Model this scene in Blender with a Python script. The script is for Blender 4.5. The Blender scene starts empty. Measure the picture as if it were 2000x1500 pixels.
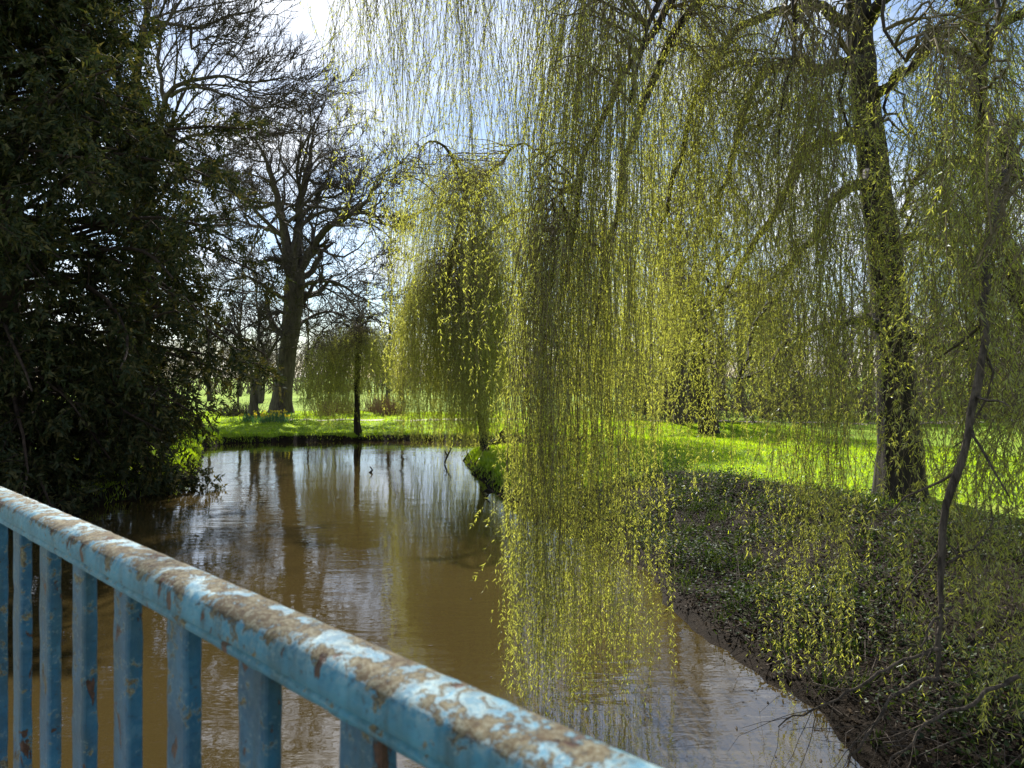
import bpy, math
import numpy as np

# ------------------------------------------------------------------ camera, world, sun, exposure
scene = bpy.context.scene
col = scene.collection
CAM_H = 3.3            # eye height above the water
F, CX, HY = 1400.0, 1000.0, 735.0     # focal length, centre column and horizon row of the 2000 x 1500 photograph
SUN_EL, SUN_AZ = 40.0, -10.0            # degrees; azimuth clockwise from +Y (view direction)

cd = bpy.data.cameras.new('camera')
cam = bpy.data.objects.new('camera', cd)
col.objects.link(cam)
cam.location = (0, 0, CAM_H)
cam.rotation_euler = (math.radians(90), 0, 0)
cd.sensor_width = 36.0
cd.lens = 36.0 * F / 2000.0
cd.shift_y = -(750 - HY) / 2000.0
cd.clip_start, cd.clip_end = 0.05, 3000
cd.dof.use_dof = True
cd.dof.focus_distance = 9.0
cd.dof.aperture_fstop = 7.0
scene.camera = cam

world = bpy.data.worlds.new('World')
scene.world = world
world.use_nodes = True
wn, wl = world.node_tree.nodes, world.node_tree.links
bg = wn['Background']
sky = wn.new('ShaderNodeTexSky')
sky.sky_type = 'NISHITA'
sky.sun_disc = False
sky.sun_elevation = math.radians(SUN_EL)
sky.sun_rotation = math.radians(SUN_AZ)
sky.air_density, sky.dust_density, sky.ozone_density = 1.0, 0.25, 2.0
tc = wn.new('ShaderNodeTexCoord')
sep = wn.new('ShaderNodeSeparateXYZ'); wl.new(tc.outputs['Generated'], sep.inputs[0])
zz = wn.new('ShaderNodeMath'); zz.operation = 'MAXIMUM'; wl.new(sep.outputs['Z'], zz.inputs[0]); zz.inputs[1].default_value = 0.0
za = wn.new('ShaderNodeMath'); za.operation = 'ADD'; wl.new(zz.outputs[0], za.inputs[0]); za.inputs[1].default_value = 0.22
dv = wn.new('ShaderNodeVectorMath'); dv.operation = 'DIVIDE'
wl.new(tc.outputs['Generated'], dv.inputs[0])
cb = wn.new('ShaderNodeCombineXYZ')
for i in range(3): wl.new(za.outputs[0], cb.inputs[i])
wl.new(cb.outputs[0], dv.inputs[1])
nz = wn.new('ShaderNodeTexNoise'); nz.inputs['Scale'].default_value = 1.5; nz.inputs['Detail'].default_value = 7; nz.inputs['Roughness'].default_value = 0.55
wl.new(dv.outputs[0], nz.inputs['Vector'])
rp = wn.new('ShaderNodeValToRGB'); rp.color_ramp.elements[0].position = 0.45; rp.color_ramp.elements[1].position = 0.68
wl.new(nz.outputs['Fac'], rp.inputs['Fac'])
mx = wn.new('ShaderNodeMix'); mx.data_type = 'RGBA'
wl.new(rp.outputs['Color'], mx.inputs['Factor'])
wl.new(sky.outputs['Color'], mx.inputs['A'])
mx.inputs['B'].default_value = (9.6, 9.9, 10.4, 1)
wl.new(mx.outputs['Result'], bg.inputs['Color'])
bg.inputs['Strength'].default_value = 0.064

sd = bpy.data.lights.new('sun', 'SUN')
sd.energy = 5.0
sd.angle = math.radians(0.6)
sd.color = (1.0, 0.95, 0.86)
sun = bpy.data.objects.new('sun', sd)
col.objects.link(sun)
sun.location = (-10, 60, 60)
sun.rotation_euler = (math.radians(-(90 - SUN_EL)), 0, math.radians(-SUN_AZ))

vs = scene.view_settings
vs.view_transform = 'Standard'; vs.look = 'None'; vs.gamma = 1.0; vs.use_curve_mapping = False
vs.exposure = 1.3
cy = scene.cycles
cy.max_bounces, cy.diffuse_bounces, cy.glossy_bounces, cy.transmission_bounces = 8, 4, 4, 4
cy.use_denoising = True
cy.sample_clamp_indirect = 6.0
cy.caustics_reflective = False; cy.caustics_refractive = False

# ------------------------------------------------------------------ helpers
def RNG(s): return np.random.default_rng(s)
def P(x, y, d):
    """a point d metres ahead seen at photograph pixel (x, y)"""
    return np.array([(x - CX) / F * d, d, CAM_H - (y - HY) / F * d])
def unit(v): return v / np.maximum(np.linalg.norm(v, axis=-1, keepdims=True), 1e-9)

class Geo:
    """vertex / face collector that becomes one mesh"""
    def __init__(s): s.v, s.q, s.t, s.n = [], [], [], 0
    def add(s, v, q=None, t=None):
        v = np.asarray(v, float).reshape(-1, 3)
        if q is not None and len(q): s.q.append(np.asarray(q, np.int64).reshape(-1, 4) + s.n)
        if t is not None and len(t): s.t.append(np.asarray(t, np.int64).reshape(-1, 3) + s.n)
        s.v.append(v); s.n += len(v)
    def mesh(s, name, mat, origin=(0, 0, 0), smooth=False):
        V = np.concatenate(s.v) - np.asarray(origin, float)
        q = np.concatenate(s.q) if s.q else np.zeros((0, 4), np.int64)
        t = np.concatenate(s.t) if s.t else np.zeros((0, 3), np.int64)
        me = bpy.data.meshes.new(name)
        me.vertices.add(len(V)); me.vertices.foreach_set('co', V.astype(np.float32).ravel())
        loops = np.concatenate([q.ravel(), t.ravel()]).astype(np.int32)
        tot = np.concatenate([np.full(len(q), 4), np.full(len(t), 3)]).astype(np.int32)
        st = np.concatenate([[0], np.cumsum(tot)[:-1]]).astype(np.int32)
        me.loops.add(len(loops)); me.loops.foreach_set('vertex_index', loops)
        me.polygons.add(len(tot)); me.polygons.foreach_set('loop_start', st); me.polygons.foreach_set('loop_total', tot)
        me.polygons.foreach_set('use_smooth', np.full(len(tot), smooth))
        me.update(calc_edges=True)
        me.materials.append(mat)
        return me

def link(name, me, parent=None, kind=None, label=None, cat=None, group=None):
    o = bpy.data.objects.new(name, me)
    col.objects.link(o)
    if parent is not None: o.parent = parent
    tag(o, label, cat, group, kind)
    return o
def tag(o, label=None, cat=None, group=None, kind=None):
    if label: o['label'] = label
    if cat: o['category'] = cat
    if group: o['group'] = group
    if kind: o['kind'] = kind
    return o
def thing(name, loc, label, cat, group=None):
    o = bpy.data.objects.new(name, None)
    o.empty_display_size = 0.3
    col.objects.link(o)
    o.location = tuple(loc)
    return tag(o, label, cat, group)

def tubes(geo, pts, rad, sides=5):
    """pts (N,P,3), rad (N,P)"""
    pts = np.asarray(pts, float); rad = np.asarray(rad, float)
    if len(pts) == 0: return
    N, K, _ = pts.shape
    tan = unit(np.gradient(pts, axis=1))
    ref = np.cross(tan[:, 0], tan[:, -1])
    bad = np.linalg.norm(ref, axis=1) < 0.05
    alt = np.cross(tan[:, 0], np.array([0.31, 0.83, 0.47]))
    alt2 = np.cross(tan[:, 0], np.array([0.9, -0.2, 0.1]))
    alt[np.linalg.norm(alt, axis=1) < 0.1] = alt2[np.linalg.norm(alt, axis=1) < 0.1]
    ref[bad] = alt[bad]
    ref = unit(ref)[:, None, :]
    u = unit(ref - (ref * tan).sum(-1, keepdims=True) * tan)
    w = np.cross(tan, u)
    a = np.arange(sides) * 2 * math.pi / sides
    ring = pts[:, :, None, :] + rad[:, :, None, None] * (np.cos(a)[None, None, :, None] * u[:, :, None, :] + np.sin(a)[None, None, :, None] * w[:, :, None, :])
    n = np.arange(N)[:, None, None] * (K * sides)
    k = np.arange(K - 1)[None, :, None] * sides
    s0 = np.arange(sides)[None, None, :]; s1 = (s0 + 1) % sides
    q = np.stack([n + k + s0, n + k + s1, n + k + sides + s1, n + k + sides + s0], -1)
    geo.add(ring, q.reshape(-1, 4))

def leaves(geo, p, d, side, L, W, fold=0.0, tri=False):
    """kite shaped leaves: base p, direction d, sideways vector side"""
    d = unit(d); side = unit(side - (side * d).sum(-1, keepdims=True) * d)
    nrm = np.cross(d, side)
    L = np.broadcast_to(np.asarray(L, float), (len(p),))[:, None]; W = np.broadcast_to(np.asarray(W, float), (len(p),))[:, None]
    if tri:      # slim three-cornered blade for leaves a pixel or two wide
        v = np.stack([p - side * W * 0.35, p + d * L, p + d * L * 0.25 + side * W * 0.65], 1)
        geo.add(v, None, np.arange(len(p) * 3).reshape(-1, 3)); return
    mid = p + d * L * 0.45 + nrm * L * fold
    v = np.stack([p, mid - side * W / 2, p + d * L, mid + side * W / 2], 1)
    geo.add(v, np.arange(len(p) * 4).reshape(-1, 4))

def chaikin(p, it=2):
    p = np.asarray(p, float)
    for _ in range(it):
        a = p[:-1] * 0.75 + p[1:] * 0.25; b = p[:-1] * 0.25 + p[1:] * 0.75
        m = np.empty((2 * len(a), p.shape[1])); m[0::2] = a; m[1::2] = b
        p = np.vstack([p[:1], m, p[-1:]])
    return p
def resample(p, k):
    p = np.asarray(p, float)
    s = np.concatenate([[0], np.cumsum(np.linalg.norm(np.diff(p[:, :3], axis=0), axis=1))])
    t = np.linspace(0, s[-1], k)
    return np.stack([np.interp(t, s, p[:, i]) for i in range(p.shape[1])], 1)
def limb(px, k=18, it=2, rng=None, jit=0.0):
    """px: list of (x, y, depth, width in px) -> points (k,3), radii (k)"""
    a = np.array([np.append(P(x, y, d), w * d / F / 2) for x, y, d, w in px])
    a = resample(chaikin(a, it), k)
    if rng is not None and jit > 0:
        n = np.cumsum(rng.normal(size=(k, 3)), 0); n -= np.linspace(0, 1, k)[:, None] * n[-1:]
        a[:, :3] += n * jit
    return a[:, :3], a[:, 3]

def grow(rng, pts, rad, k, t=(0.2, 1.0), ln=(0.3, 0.5), ang=(40, 12), K=6, wig=0.15, trop=(0, 0, 0.1), ratio=0.55, tip=0.3, shrink=0.5, absolute=False, rmin=0.004):
    """k side shoots on each parent polyline"""
    pts = np.asarray(pts, float); rad = np.asarray(rad, float)
    N, Kp, _ = pts.shape
    idx = np.repeat(np.arange(N), k); M = len(idx)
    tt = rng.uniform(t[0], t[1], M)
    f = tt * (Kp - 1); i0 = np.minimum(f.astype(int), Kp - 2); fr = (f - i0)[:, None]
    pos = pts[idx, i0] * (1 - fr) + pts[idx, i0 + 1] * fr
    tan = unit(pts[idx, i0 + 1] - pts[idx, i0])
    r0 = (rad[idx, i0] * (1 - fr[:, 0]) + rad[idx, i0 + 1] * fr[:, 0]) * ratio * rng.uniform(0.7, 1.2, M)
    r0 = np.maximum(r0, rmin)
    plen = np.linalg.norm(np.diff(pts, axis=1), axis=2).sum(1)[idx]
    L = rng.uniform(ln[0], ln[1], M) * (1 if absolute else plen) * (1 - shrink * (tt - t[0]) / max(t[1] - t[0], 1e-6))
    a = np.radians(rng.normal(ang[0], ang[1], M))[:, None]
    per = unit(np.cross(tan, rng.normal(size=(M, 3))))
    d = np.cos(a) * tan + np.sin(a) * per
    out = np.empty((M, K, 3)); out[:, 0] = pos
    st = (L / (K - 1))[:, None]; tr = np.asarray(trop, float)
    for j in range(1, K):
        d = unit(d + rng.normal(size=(M, 3)) * wig + tr)
        out[:, j] = out[:, j - 1] + d * st
    rr = r0[:, None] * np.linspace(1, tip, K)[None]
    return out, rr

# ------------------------------------------------------------------ materials
def mat(name):
    m = bpy.data.materials.new(name); m.use_nodes = True
    nt = m.node_tree; nt.nodes.clear()
    out = nt.nodes.new('ShaderNodeOutputMaterial')
    return m, nt.nodes, nt.links, out
def noise(nn, scale, detail=4, rough=0.5, vec=None, ll=None, dist=0.0):
    n = nn.new('ShaderNodeTexNoise'); n.inputs['Scale'].default_value = scale; n.inputs['Detail'].default_value = detail
    n.inputs['Roughness'].default_value = rough; n.inputs['Distortion'].default_value = dist
    if vec is not None: ll.new(vec, n.inputs['Vector'])
    return n
def ramp(nn, ll, src, stops):
    r = nn.new('ShaderNodeValToRGB'); ll.new(src, r.inputs['Fac'])
    e = r.color_ramp.elements
    while len(e) < len(stops): e.new(0.5)
    for i, (p, c) in enumerate(stops):
        e[i].position = p; e[i].color = (*c, 1) if len(c) == 3 else c
    return r
def mixc(nn, ll, fac, a, b, mode='MIX'):
    m = nn.new('ShaderNodeMix'); m.data_type = 'RGBA'; m.blend_type = mode
    for s, k in ((fac, 'Factor'), (a, 'A'), (b, 'B')):
        if isinstance(s, bpy.types.NodeSocket): ll.new(s, m.inputs[k])
        elif k == 'Factor': m.inputs[k].default_value = s
        else: m.inputs[k].default_value = (*s, 1)
    return m.outputs['Result']
def coords(nn, ll, scale=(1, 1, 1), rot=(0, 0, 0)):
    t = nn.new('ShaderNodeTexCoord'); mp = nn.new('ShaderNodeMapping')
    mp.inputs['Scale'].default_value = scale; mp.inputs['Rotation'].default_value = rot
    ll.new(t.outputs['Object'], mp.inputs['Vector'])
    return mp.outputs['Vector']

def leaf_mat(name, c0, c1, c2, trans, tmix=0.5, gloss=0.06, rough=0.4):
    """thin leaf: reflects and lets light through, tone differs from leaf to leaf"""
    m, n, l, out = mat(name)
    g = n.new('ShaderNodeNewGeometry')
    r = ramp(n, l, g.outputs['Random Per Island'], [(0.0, c0), (0.5, c1), (1.0, c2)])
    df = n.new('ShaderNodeBsdfDiffuse'); l.new(r.outputs['Color'], df.inputs['Color'])
    tr = n.new('ShaderNodeBsdfTranslucent')
    l.new(mixc(n, l, 1.0, r.outputs['Color'], trans, 'MULTIPLY'), tr.inputs['Color'])
    m1 = n.new('ShaderNodeMixShader'); m1.inputs[0].default_value = tmix
    l.new(df.outputs[0], m1.inputs[1]); l.new(tr.outputs[0], m1.inputs[2])
    gl = n.new('ShaderNodeBsdfGlossy'); gl.inputs['Roughness'].default_value = rough; gl.inputs['Color'].default_value = (0.9, 0.95, 1, 1)
    m2 = n.new('ShaderNodeMixShader'); m2.inputs[0].default_value = gloss
    l.new(m1.outputs[0], m2.inputs[1]); l.new(gl.outputs[0], m2.inputs[2]); l.new(m2.outputs[0], out.inputs['Surface'])
    return m

def bark_mat(name, dark, light, sc=9.0, bump=0.6, moss=None):
    m, n, l, out = mat(name)
    v = coords(n, l, (1, 1, 0.22))
    a = noise(n, sc, 6, 0.62, v, l, 0.6); b = noise(n, sc * 0.18, 3, 0.5, coords(n, l), l)
    c = ramp(n, l, a.outputs['Fac'], [(0.34, dark), (0.68, light)]).outputs['Color']
    if moss:
        f = ramp(n, l, b.outputs['Fac'], [(0.5, (0, 0, 0)), (0.66, (0.7, 0.7, 0.7))])
        c = mixc(n, l, f.outputs['Color'], c, moss)
    p = n.new('ShaderNodeBsdfPrincipled'); l.new(c, p.inputs['Base Color']); p.inputs['Roughness'].default_value = 0.9
    p.inputs['Specular IOR Level'].default_value = 0.25
    bp = n.new('ShaderNodeBump'); bp.inputs['Strength'].default_value = bump; bp.inputs['Distance'].default_value = 0.04
    l.new(a.outputs['Fac'], bp.inputs['Height']); l.new(bp.outputs[0], p.inputs['Normal']); l.new(p.outputs[0], out.inputs['Surface'])
    return m

def plain_mat(name, c0, c1, rough=0.8, sc=6.0, spec=0.3):
    m, n, l, out = mat(name)
    a = noise(n, sc, 5, 0.6, coords(n, l), l)
    c = ramp(n, l, a.outputs['Fac'], [(0.3, c0), (0.7, c1)])
    p = n.new('ShaderNodeBsdfPrincipled'); l.new(c.outputs[0], p.inputs['Base Color']); p.inputs['Roughness'].default_value = rough
    p.inputs['Specular IOR Level'].default_value = spec
    l.new(p.outputs[0], out.inputs['Surface'])
    return m

M_WILLOW = leaf_mat('willow_leaf', (0.215, 0.23, 0.045), (0.30, 0.31, 0.062), (0.41, 0.41, 0.09), (1.42, 1.45, 0.85), 0.68, 0.05)
M_WILLOW_FAR = leaf_mat('willow_leaf_far', (0.29, 0.295, 0.07), (0.37, 0.37, 0.09), (0.44, 0.435, 0.11), (1.45, 1.47, 0.85), 0.68, 0.03)
M_STEM = bark_mat('willow_stem', (0.09, 0.07, 0.04), (0.22, 0.175, 0.095), 14, 0.3)
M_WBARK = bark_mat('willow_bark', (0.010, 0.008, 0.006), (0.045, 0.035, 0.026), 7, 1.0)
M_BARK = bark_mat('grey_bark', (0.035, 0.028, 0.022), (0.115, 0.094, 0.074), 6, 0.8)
M_TWIG = bark_mat('twig_bark', (0.04, 0.032, 0.026), (0.10, 0.08, 0.065), 8, 0.2)
M_WOODTWIG = bark_mat('woodland_twig', (0.085, 0.068, 0.05), (0.19, 0.155, 0.115), 3, 0.2)
M_YBARK = bark_mat('yew_bark', (0.022, 0.015, 0.011), (0.075, 0.05, 0.036), 9, 0.7)
M_YEW = leaf_mat('yew_needles', (0.020, 0.030, 0.011), (0.036, 0.048, 0.017), (0.10, 0.088, 0.032), (1.2, 1.1, 0.5), 0.28, 0.012, 0.5)
M_GRASS = leaf_mat('grass_blade', (0.17, 0.25, 0.015), (0.28, 0.37, 0.020), (0.40, 0.46, 0.035), (1.45, 1.6, 0.3), 0.62, 0.04)
M_IVY = leaf_mat('ivy_leaf', (0.012, 0.024, 0.007), (0.026, 0.046, 0.011), (0.08, 0.10, 0.024), (1.25, 1.35, 0.4), 0.36, 0.015, 0.5)
M_LITTER = leaf_mat('dead_leaf', (0.016, 0.011, 0.007), (0.035, 0.025, 0.015), (0.08, 0.058, 0.036), (1, 0.8, 0.5), 0.15, 0.01, 0.6)
M_DOGWOOD = plain_mat('red_stem', (0.17, 0.09, 0.06), (0.28, 0.17, 0.11))
M_DAFF = leaf_mat('daffodil_petal', (0.75, 0.55, 0.02), (0.8, 0.62, 0.05), (0.8, 0.7, 0.2), (1, 1, 0.4), 0.4, 0.03)
M_DAFFLEAF = leaf_mat('daffodil_leaf', (0.05, 0.12, 0.05), (0.07, 0.15, 0.06), (0.1, 0.18, 0.06), (1, 1.3, 0.5), 0.4, 0.05)
M_POST = plain_mat('post_wood', (0.06, 0.05, 0.04), (0.16, 0.13, 0.1))
M_STONE = plain_mat('bridge_concrete', (0.2, 0.19, 0.17), (0.34, 0.32, 0.29))

def ground_mat():
    m, n, l, out = mat('ground_cover')
    at = n.new('ShaderNodeAttribute'); at.attribute_name = 'soil'
    v = coords(n, l)
    a = noise(n, 0.6, 7, 0.68, v, l); b = noise(n, 7, 6, 0.65, v, l); c = noise(n, 40, 4, 0.7, v, l)
    g = ramp(n, l, a.outputs['Fac'], [(0.32, (0.12, 0.20, 0.013)), (0.5, (0.20, 0.31, 0.017)), (0.7, (0.28, 0.34, 0.04))]).outputs['Color']
    g = mixc(n, l, ramp(n, l, b.outputs['Fac'], [(0.45, (0, 0, 0)), (0.8, (0.55, 0.55, 0.55))]).outputs['Color'], g, (0.09, 0.17, 0.012))
    s = ramp(n, l, b.outputs['Fac'], [(0.3, (0.007, 0.005, 0.003)), (0.6, (0.018, 0.0125, 0.008)), (0.8, (0.034, 0.025, 0.016))]).outputs['Color']
    ad = n.new('ShaderNodeMath'); ad.operation = 'MULTIPLY_ADD'; l.new(b.outputs['Fac'], ad.inputs[0]); ad.inputs[1].default_value = 0.5; l.new(at.outputs['Fac'], ad.inputs[2])
    f = ramp(n, l, ad.outputs[0], [(0.62, (0, 0, 0)), (0.82, (1, 1, 1))])
    k = mixc(n, l, f.outputs['Color'], g, s)
    p = n.new('ShaderNodeBsdfPrincipled'); l.new(k, p.inputs['Base Color']); p.inputs['Roughness'].default_value = 0.85
    p.inputs['Specular IOR Level'].default_value = 0.08
    bp = n.new('ShaderNodeBump'); bp.inputs['Strength'].default_value = 0.8; bp.inputs['Distance'].default_value = 0.06
    l.new(c.outputs['Fac'], bp.inputs['Height']); l.new(bp.outputs[0], p.inputs['Normal']); l.new(p.outputs[0], out.inputs['Surface'])
    return m
def water_mat():
    m, n, l, out = mat('muddy_water')
    v = coords(n, l)
    a = noise(n, 0.55, 2, 0.5, v, l, 0.4); b = noise(n, 3.2, 3, 0.55, coords(n, l, (0.4, 1.3, 1)), l, 0.5); c = noise(n, 14, 2, 0.5, v, l)
    big = noise(n, 0.16, 3, 0.5, v, l)
    amp = ramp(n, l, big.outputs['Fac'], [(0.35, (0.25, 0.25, 0.25)), (0.65, (1, 1, 1))])
    s1 = n.new('ShaderNodeMath'); s1.operation = 'MULTIPLY_ADD'; l.new(b.outputs['Fac'], s1.inputs[0]); s1.inputs[1].default_value = 0.42; l.new(a.outputs['Fac'], s1.inputs[2])
    s2 = n.new('ShaderNodeMath'); s2.operation = 'MULTIPLY_ADD'; l.new(c.outputs['Fac'], s2.inputs[0]); s2.inputs[1].default_value = 0.04; l.new(s1.outputs[0], s2.inputs[2])
    s3 = n.new('ShaderNodeMath'); s3.operation = 'MULTIPLY'; l.new(s2.outputs[0], s3.inputs[0]); l.new(amp.outputs['Color'], s3.inputs[1])
    bp = n.new('ShaderNodeBump'); bp.inputs['Strength'].default_value = 1.0; bp.inputs['Distance'].default_value = 0.017
    l.new(s3.outputs[0], bp.inputs['Height'])
    p = n.new('ShaderNodeBsdfPrincipled')
    l.new(ramp(n, l, big.outputs['Fac'], [(0.3, (0.036, 0.0255, 0.0087)), (0.7, (0.047, 0.0335, 0.0118))]).outputs['Color'], p.inputs['Base Color'])
    p.inputs['Roughness'].default_value = 0.02; p.inputs['IOR'].default_value = 2.05
    l.new(bp.outputs[0], p.inputs['Normal']); l.new(p.outputs[0], out.inputs['Surface'])
    return m
def paint_mat(name, wear, blues, thr):
    """old blue paint, chalky and flaked down to rust, lichen where rain lies"""
    m, n, l, out = mat(name)
    v = coords(n, l)
    def ma(a, k, b):
        q = n.new('ShaderNodeMath'); q.operation = 'MULTIPLY_ADD'
        for i_, z_ in enumerate((a, k, b)):
            if isinstance(z_, bpy.types.NodeSocket): l.new(z_, q.inputs[i_])
            else: q.inputs[i_].default_value = z_
        return q.outputs[0]
    geo = n.new('ShaderNodeNewGeometry'); sp = n.new('ShaderNodeSeparateXYZ'); l.new(geo.outputs['Normal'], sp.inputs[0])
    a = noise(n, 15, 9, 0.66, v, l, 0.7); b = noise(n, 85, 8, 0.72, v, l, 0.3); c = noise(n, 6, 4, 0.6, v, l); fine = noise(n, 420, 3, 0.7, v, l)
    d = noise(n, 38, 9, 0.74, v, l, 0.4); st = noise(n, 26, 6, 0.65, coords(n, l, (1, 1, 0.10)), l)
    up = n.new('ShaderNodeMapRange'); l.new(sp.outputs['Z'], up.inputs['Value']); up.inputs['From Min'].default_value = 0.0; up.inputs['From Max'].default_value = 0.75
    up = up.outputs[0]
    blue = ramp(n, l, c.outputs['Fac'], [(0.3, blues[0]), (0.5, blues[1]), (0.7, blues[2])]).outputs['Color']
    # chalky, sun-bleached skin: fine mottling, mostly on the top
    ch = ramp(n, l, ma(b.outputs['Fac'], 0.5, ma(d.outputs['Fac'], 0.6, 0.0)), [(0.50, (0, 0, 0)), (0.60, (1, 1, 1))]).outputs['Color']
    k = ma(up, 0.80, 0.05); k2 = ma(k, ch, 0.0)
    colr = mixc(n, l, k2, blue, (0.29, 0.405, 0.405))
    # dirt: vertical streaks and soot in the pores
    colr = mixc(n, l, ramp(n, l, st.outputs['Fac'], [(0.46, (0, 0, 0)), (0.72, (0.7, 0.7, 0.7))]).outputs['Color'], colr, (0.020, 0.052, 0.052))
    colr = mixc(n, l, ramp(n, l, b.outputs['Fac'], [(0.34, (0.8, 0.8, 0.8)), (0.42, (0, 0, 0))]).outputs['Color'], colr, (0.03, 0.032, 0.026))
    # flaked or lichen covered patches with ragged edges
    w = ma(b.outputs['Fac'], 0.36, ma(d.outputs['Fac'], 0.42, ma(a.outputs['Fac'], 0.72, ma(up, wear, 0.0))))
    rf = ramp(n, l, w, [(thr, (0, 0, 0)), (thr + 0.022, (1, 1, 1))]).outputs['Color']
    rim = ramp(n, l, w, [(thr - 0.022, (0, 0, 0)), (thr - 0.006, (0.7, 0.7, 0.7)), (thr + 0.006, (0, 0, 0))]).outputs['Color']
    rust = ramp(n, l, ma(d.outputs['Fac'], 0.5, ma(b.outputs['Fac'], 0.5, 0.0)), [(0.36, (0.022, 0.010, 0.006)), (0.48, (0.075, 0.050, 0.024)), (0.56, (0.125, 0.098, 0.050)), (0.66, (0.23, 0.20, 0.13))]).outputs['Color']
    colr = mixc(n, l, rim, colr, (0.25, 0.33, 0.33))
    lich = ramp(n, l, ma(fine.outputs['Fac'], 0.5, ma(b.outputs['Fac'], 0.5, 0.0)), [(0.51, (0, 0, 0)), (0.58, (0.75, 0.75, 0.75))]).outputs['Color']
    rust = mixc(n, l, lich, rust, (0.24, 0.26, 0.20))
    colr = mixc(n, l, rf, colr, rust)
    chip = noise(n, 17, 5, 0.6, coords(n, l, (1, 1, 0.55), (0.3, 0.2, 0.5)), l, 0.4)
    cm_ = ramp(n, l, chip.outputs['Fac'], [(0.625, (0, 0, 0)), (0.64, (1, 1, 1))]).outputs['Color']
    colr = mixc(n, l, cm_, colr, ramp(n, l, b.outputs['Fac'], [(0.35, (0.018, 0.008, 0.005)), (0.65, (0.085, 0.036, 0.02))]).outputs['Color'])
    p = n.new('ShaderNodeBsdfPrincipled'); l.new(colr, p.inputs['Base Color'])
    l.new(mixc(n, l, rf, (0.52, 0.52, 0.52), (0.9, 0.9, 0.9)), p.inputs['Roughness'])
    p.inputs['Specular IOR Level'].default_value = 0.4
    h = ma(cm_, -0.9, ma(rf, -0.9, ma(d.outputs['Fac'], 0.8, ma(fine.outputs['Fac'], 0.22, b.outputs['Fac']))))
    bp = n.new('ShaderNodeBump'); bp.inputs['Strength'].default_value = 1.0; bp.inputs['Distance'].default_value = 0.0028
    l.new(h, bp.inputs['Height']); l.new(bp.outputs[0], p.inputs['Normal']); l.new(p.outputs[0], out.inputs['Surface'])
    return m
M_RAIL = paint_mat('weathered_rail_paint', 0.13, ((0.012, 0.10, 0.165), (0.025, 0.175, 0.28), (0.05, 0.24, 0.36)), 0.855)
M_BAL = paint_mat('flaking_baluster_paint', 0.02, ((0.002, 0.040, 0.078), (0.005, 0.072, 0.145), (0.013, 0.115, 0.21)), 0.825)

# ------------------------------------------------------------------ terrain and water
WP = np.array([(3.7, -8), (3.5, 0), (3.1, 4), (2.97, 6.0), (2.9, 7.3), (2.6, 8.5), (2.3, 9.7), (2.35, 12), (1.4, 15), (0.1, 18.4), (-0.55, 20.6),
               (-1.3, 24.5), (-1.9, 28.0), (-1.6, 29.6), (0.5, 31.0), (4, 32), (5.5, 33.5), (4, 35.2), (0, 36.4), (-6, 36.6), (-11, 36.2), (-14, 35.2),
               (-14.2, 33), (-13, 30), (-11.7, 27), (-10.4, 23.5), (-9.7, 20.6), (-10.6, 18.0), (-11.2, 15), (-11.0, 11), (-11, 5), (-11, -8)], float)
def sdist(x, y):
    """signed distance to the shoreline, positive on land"""
    x = np.asarray(x, float); y = np.asarray(y, float)
    d2 = np.full(x.shape, 1e18); ins = np.zeros(x.shape, bool)
    for i in range(len(WP)):
        a = WP[i]; b = WP[(i + 1) % len(WP)]
        e = b - a; t = np.clip(((x - a[0]) * e[0] + (y - a[1]) * e[1]) / (e @ e), 0, 1)
        d2 = np.minimum(d2, (x - a[0] - t * e[0]) ** 2 + (y - a[1] - t * e[1]) ** 2)
        c = ((a[1] > y) != (b[1] > y)) & (x < (b[0] - a[0]) * (y - a[1]) / (b[1] - a[1] + 1e-12) + a[0])
        ins ^= c
    s = np.sqrt(d2); s[ins] *= -1
    return s + 0.09 * np.sin(2.3 * x + 1.1 * y) * np.sin(1.7 * y - 0.6 * x + 1) + 0.05 * np.sin(5.1 * y + 2.2 * x) + 0.035 * np.sin(11 * y - 3 * x) + 0.02 * np.sin(23 * y + 9 * x)
def sm(a, b, x):
    t = np.clip((x - a) / (b - a), 0, 1); return t * t * (3 - 2 * t)
_r = RNG(5); _wv = [(_r.normal(size=2) * f, _r.uniform(0, 6.28), amp) for f, amp in ((0.25, .05), (0.4, .05), (0.9, .03), (1.4, .025), (2.6, .018), (3.3, .015))]
def height(x, y, s=None):
    x = np.asarray(x, float); y = np.asarray(y, float)
    if s is None: s = sdist(x, y)
    right = sm(0.5, 3.5, x) * sm(31, 26, y)
    bank = 0.12 * sm(0, 0.25, s) + right * (0.88 * sm(0.1, 4.6, s)) + (1 - right) * (0.28 * sm(0, 0.5, s) + 0.25 * sm(0.4, 5, s))
    n = sum(a * np.sin(k[0] * x + k[1] * y + ph) for k, ph, a in _wv)
    far = 0.10 * sm(25, 60, y)
    return np.where(s > 0, bank + far + n * sm(0, 1.5, s), np.maximum(-1.2, s * 0.5))
def soil_at(x, y, s):
    near = sm(22, 15, y) * sm(0.5, 2, x)
    a = near * sm(5.6, 4.0, s + 0.5 * np.sin(x * 1.7 + y))
    b = sm(0.45, 0.1, s)
    c = sm(-7.5, -9.5, x) * sm(29, 24, y) * sm(9, 5, s)
    return np.clip(np.maximum(np.maximum(a, b), c), 0, 1)

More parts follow.
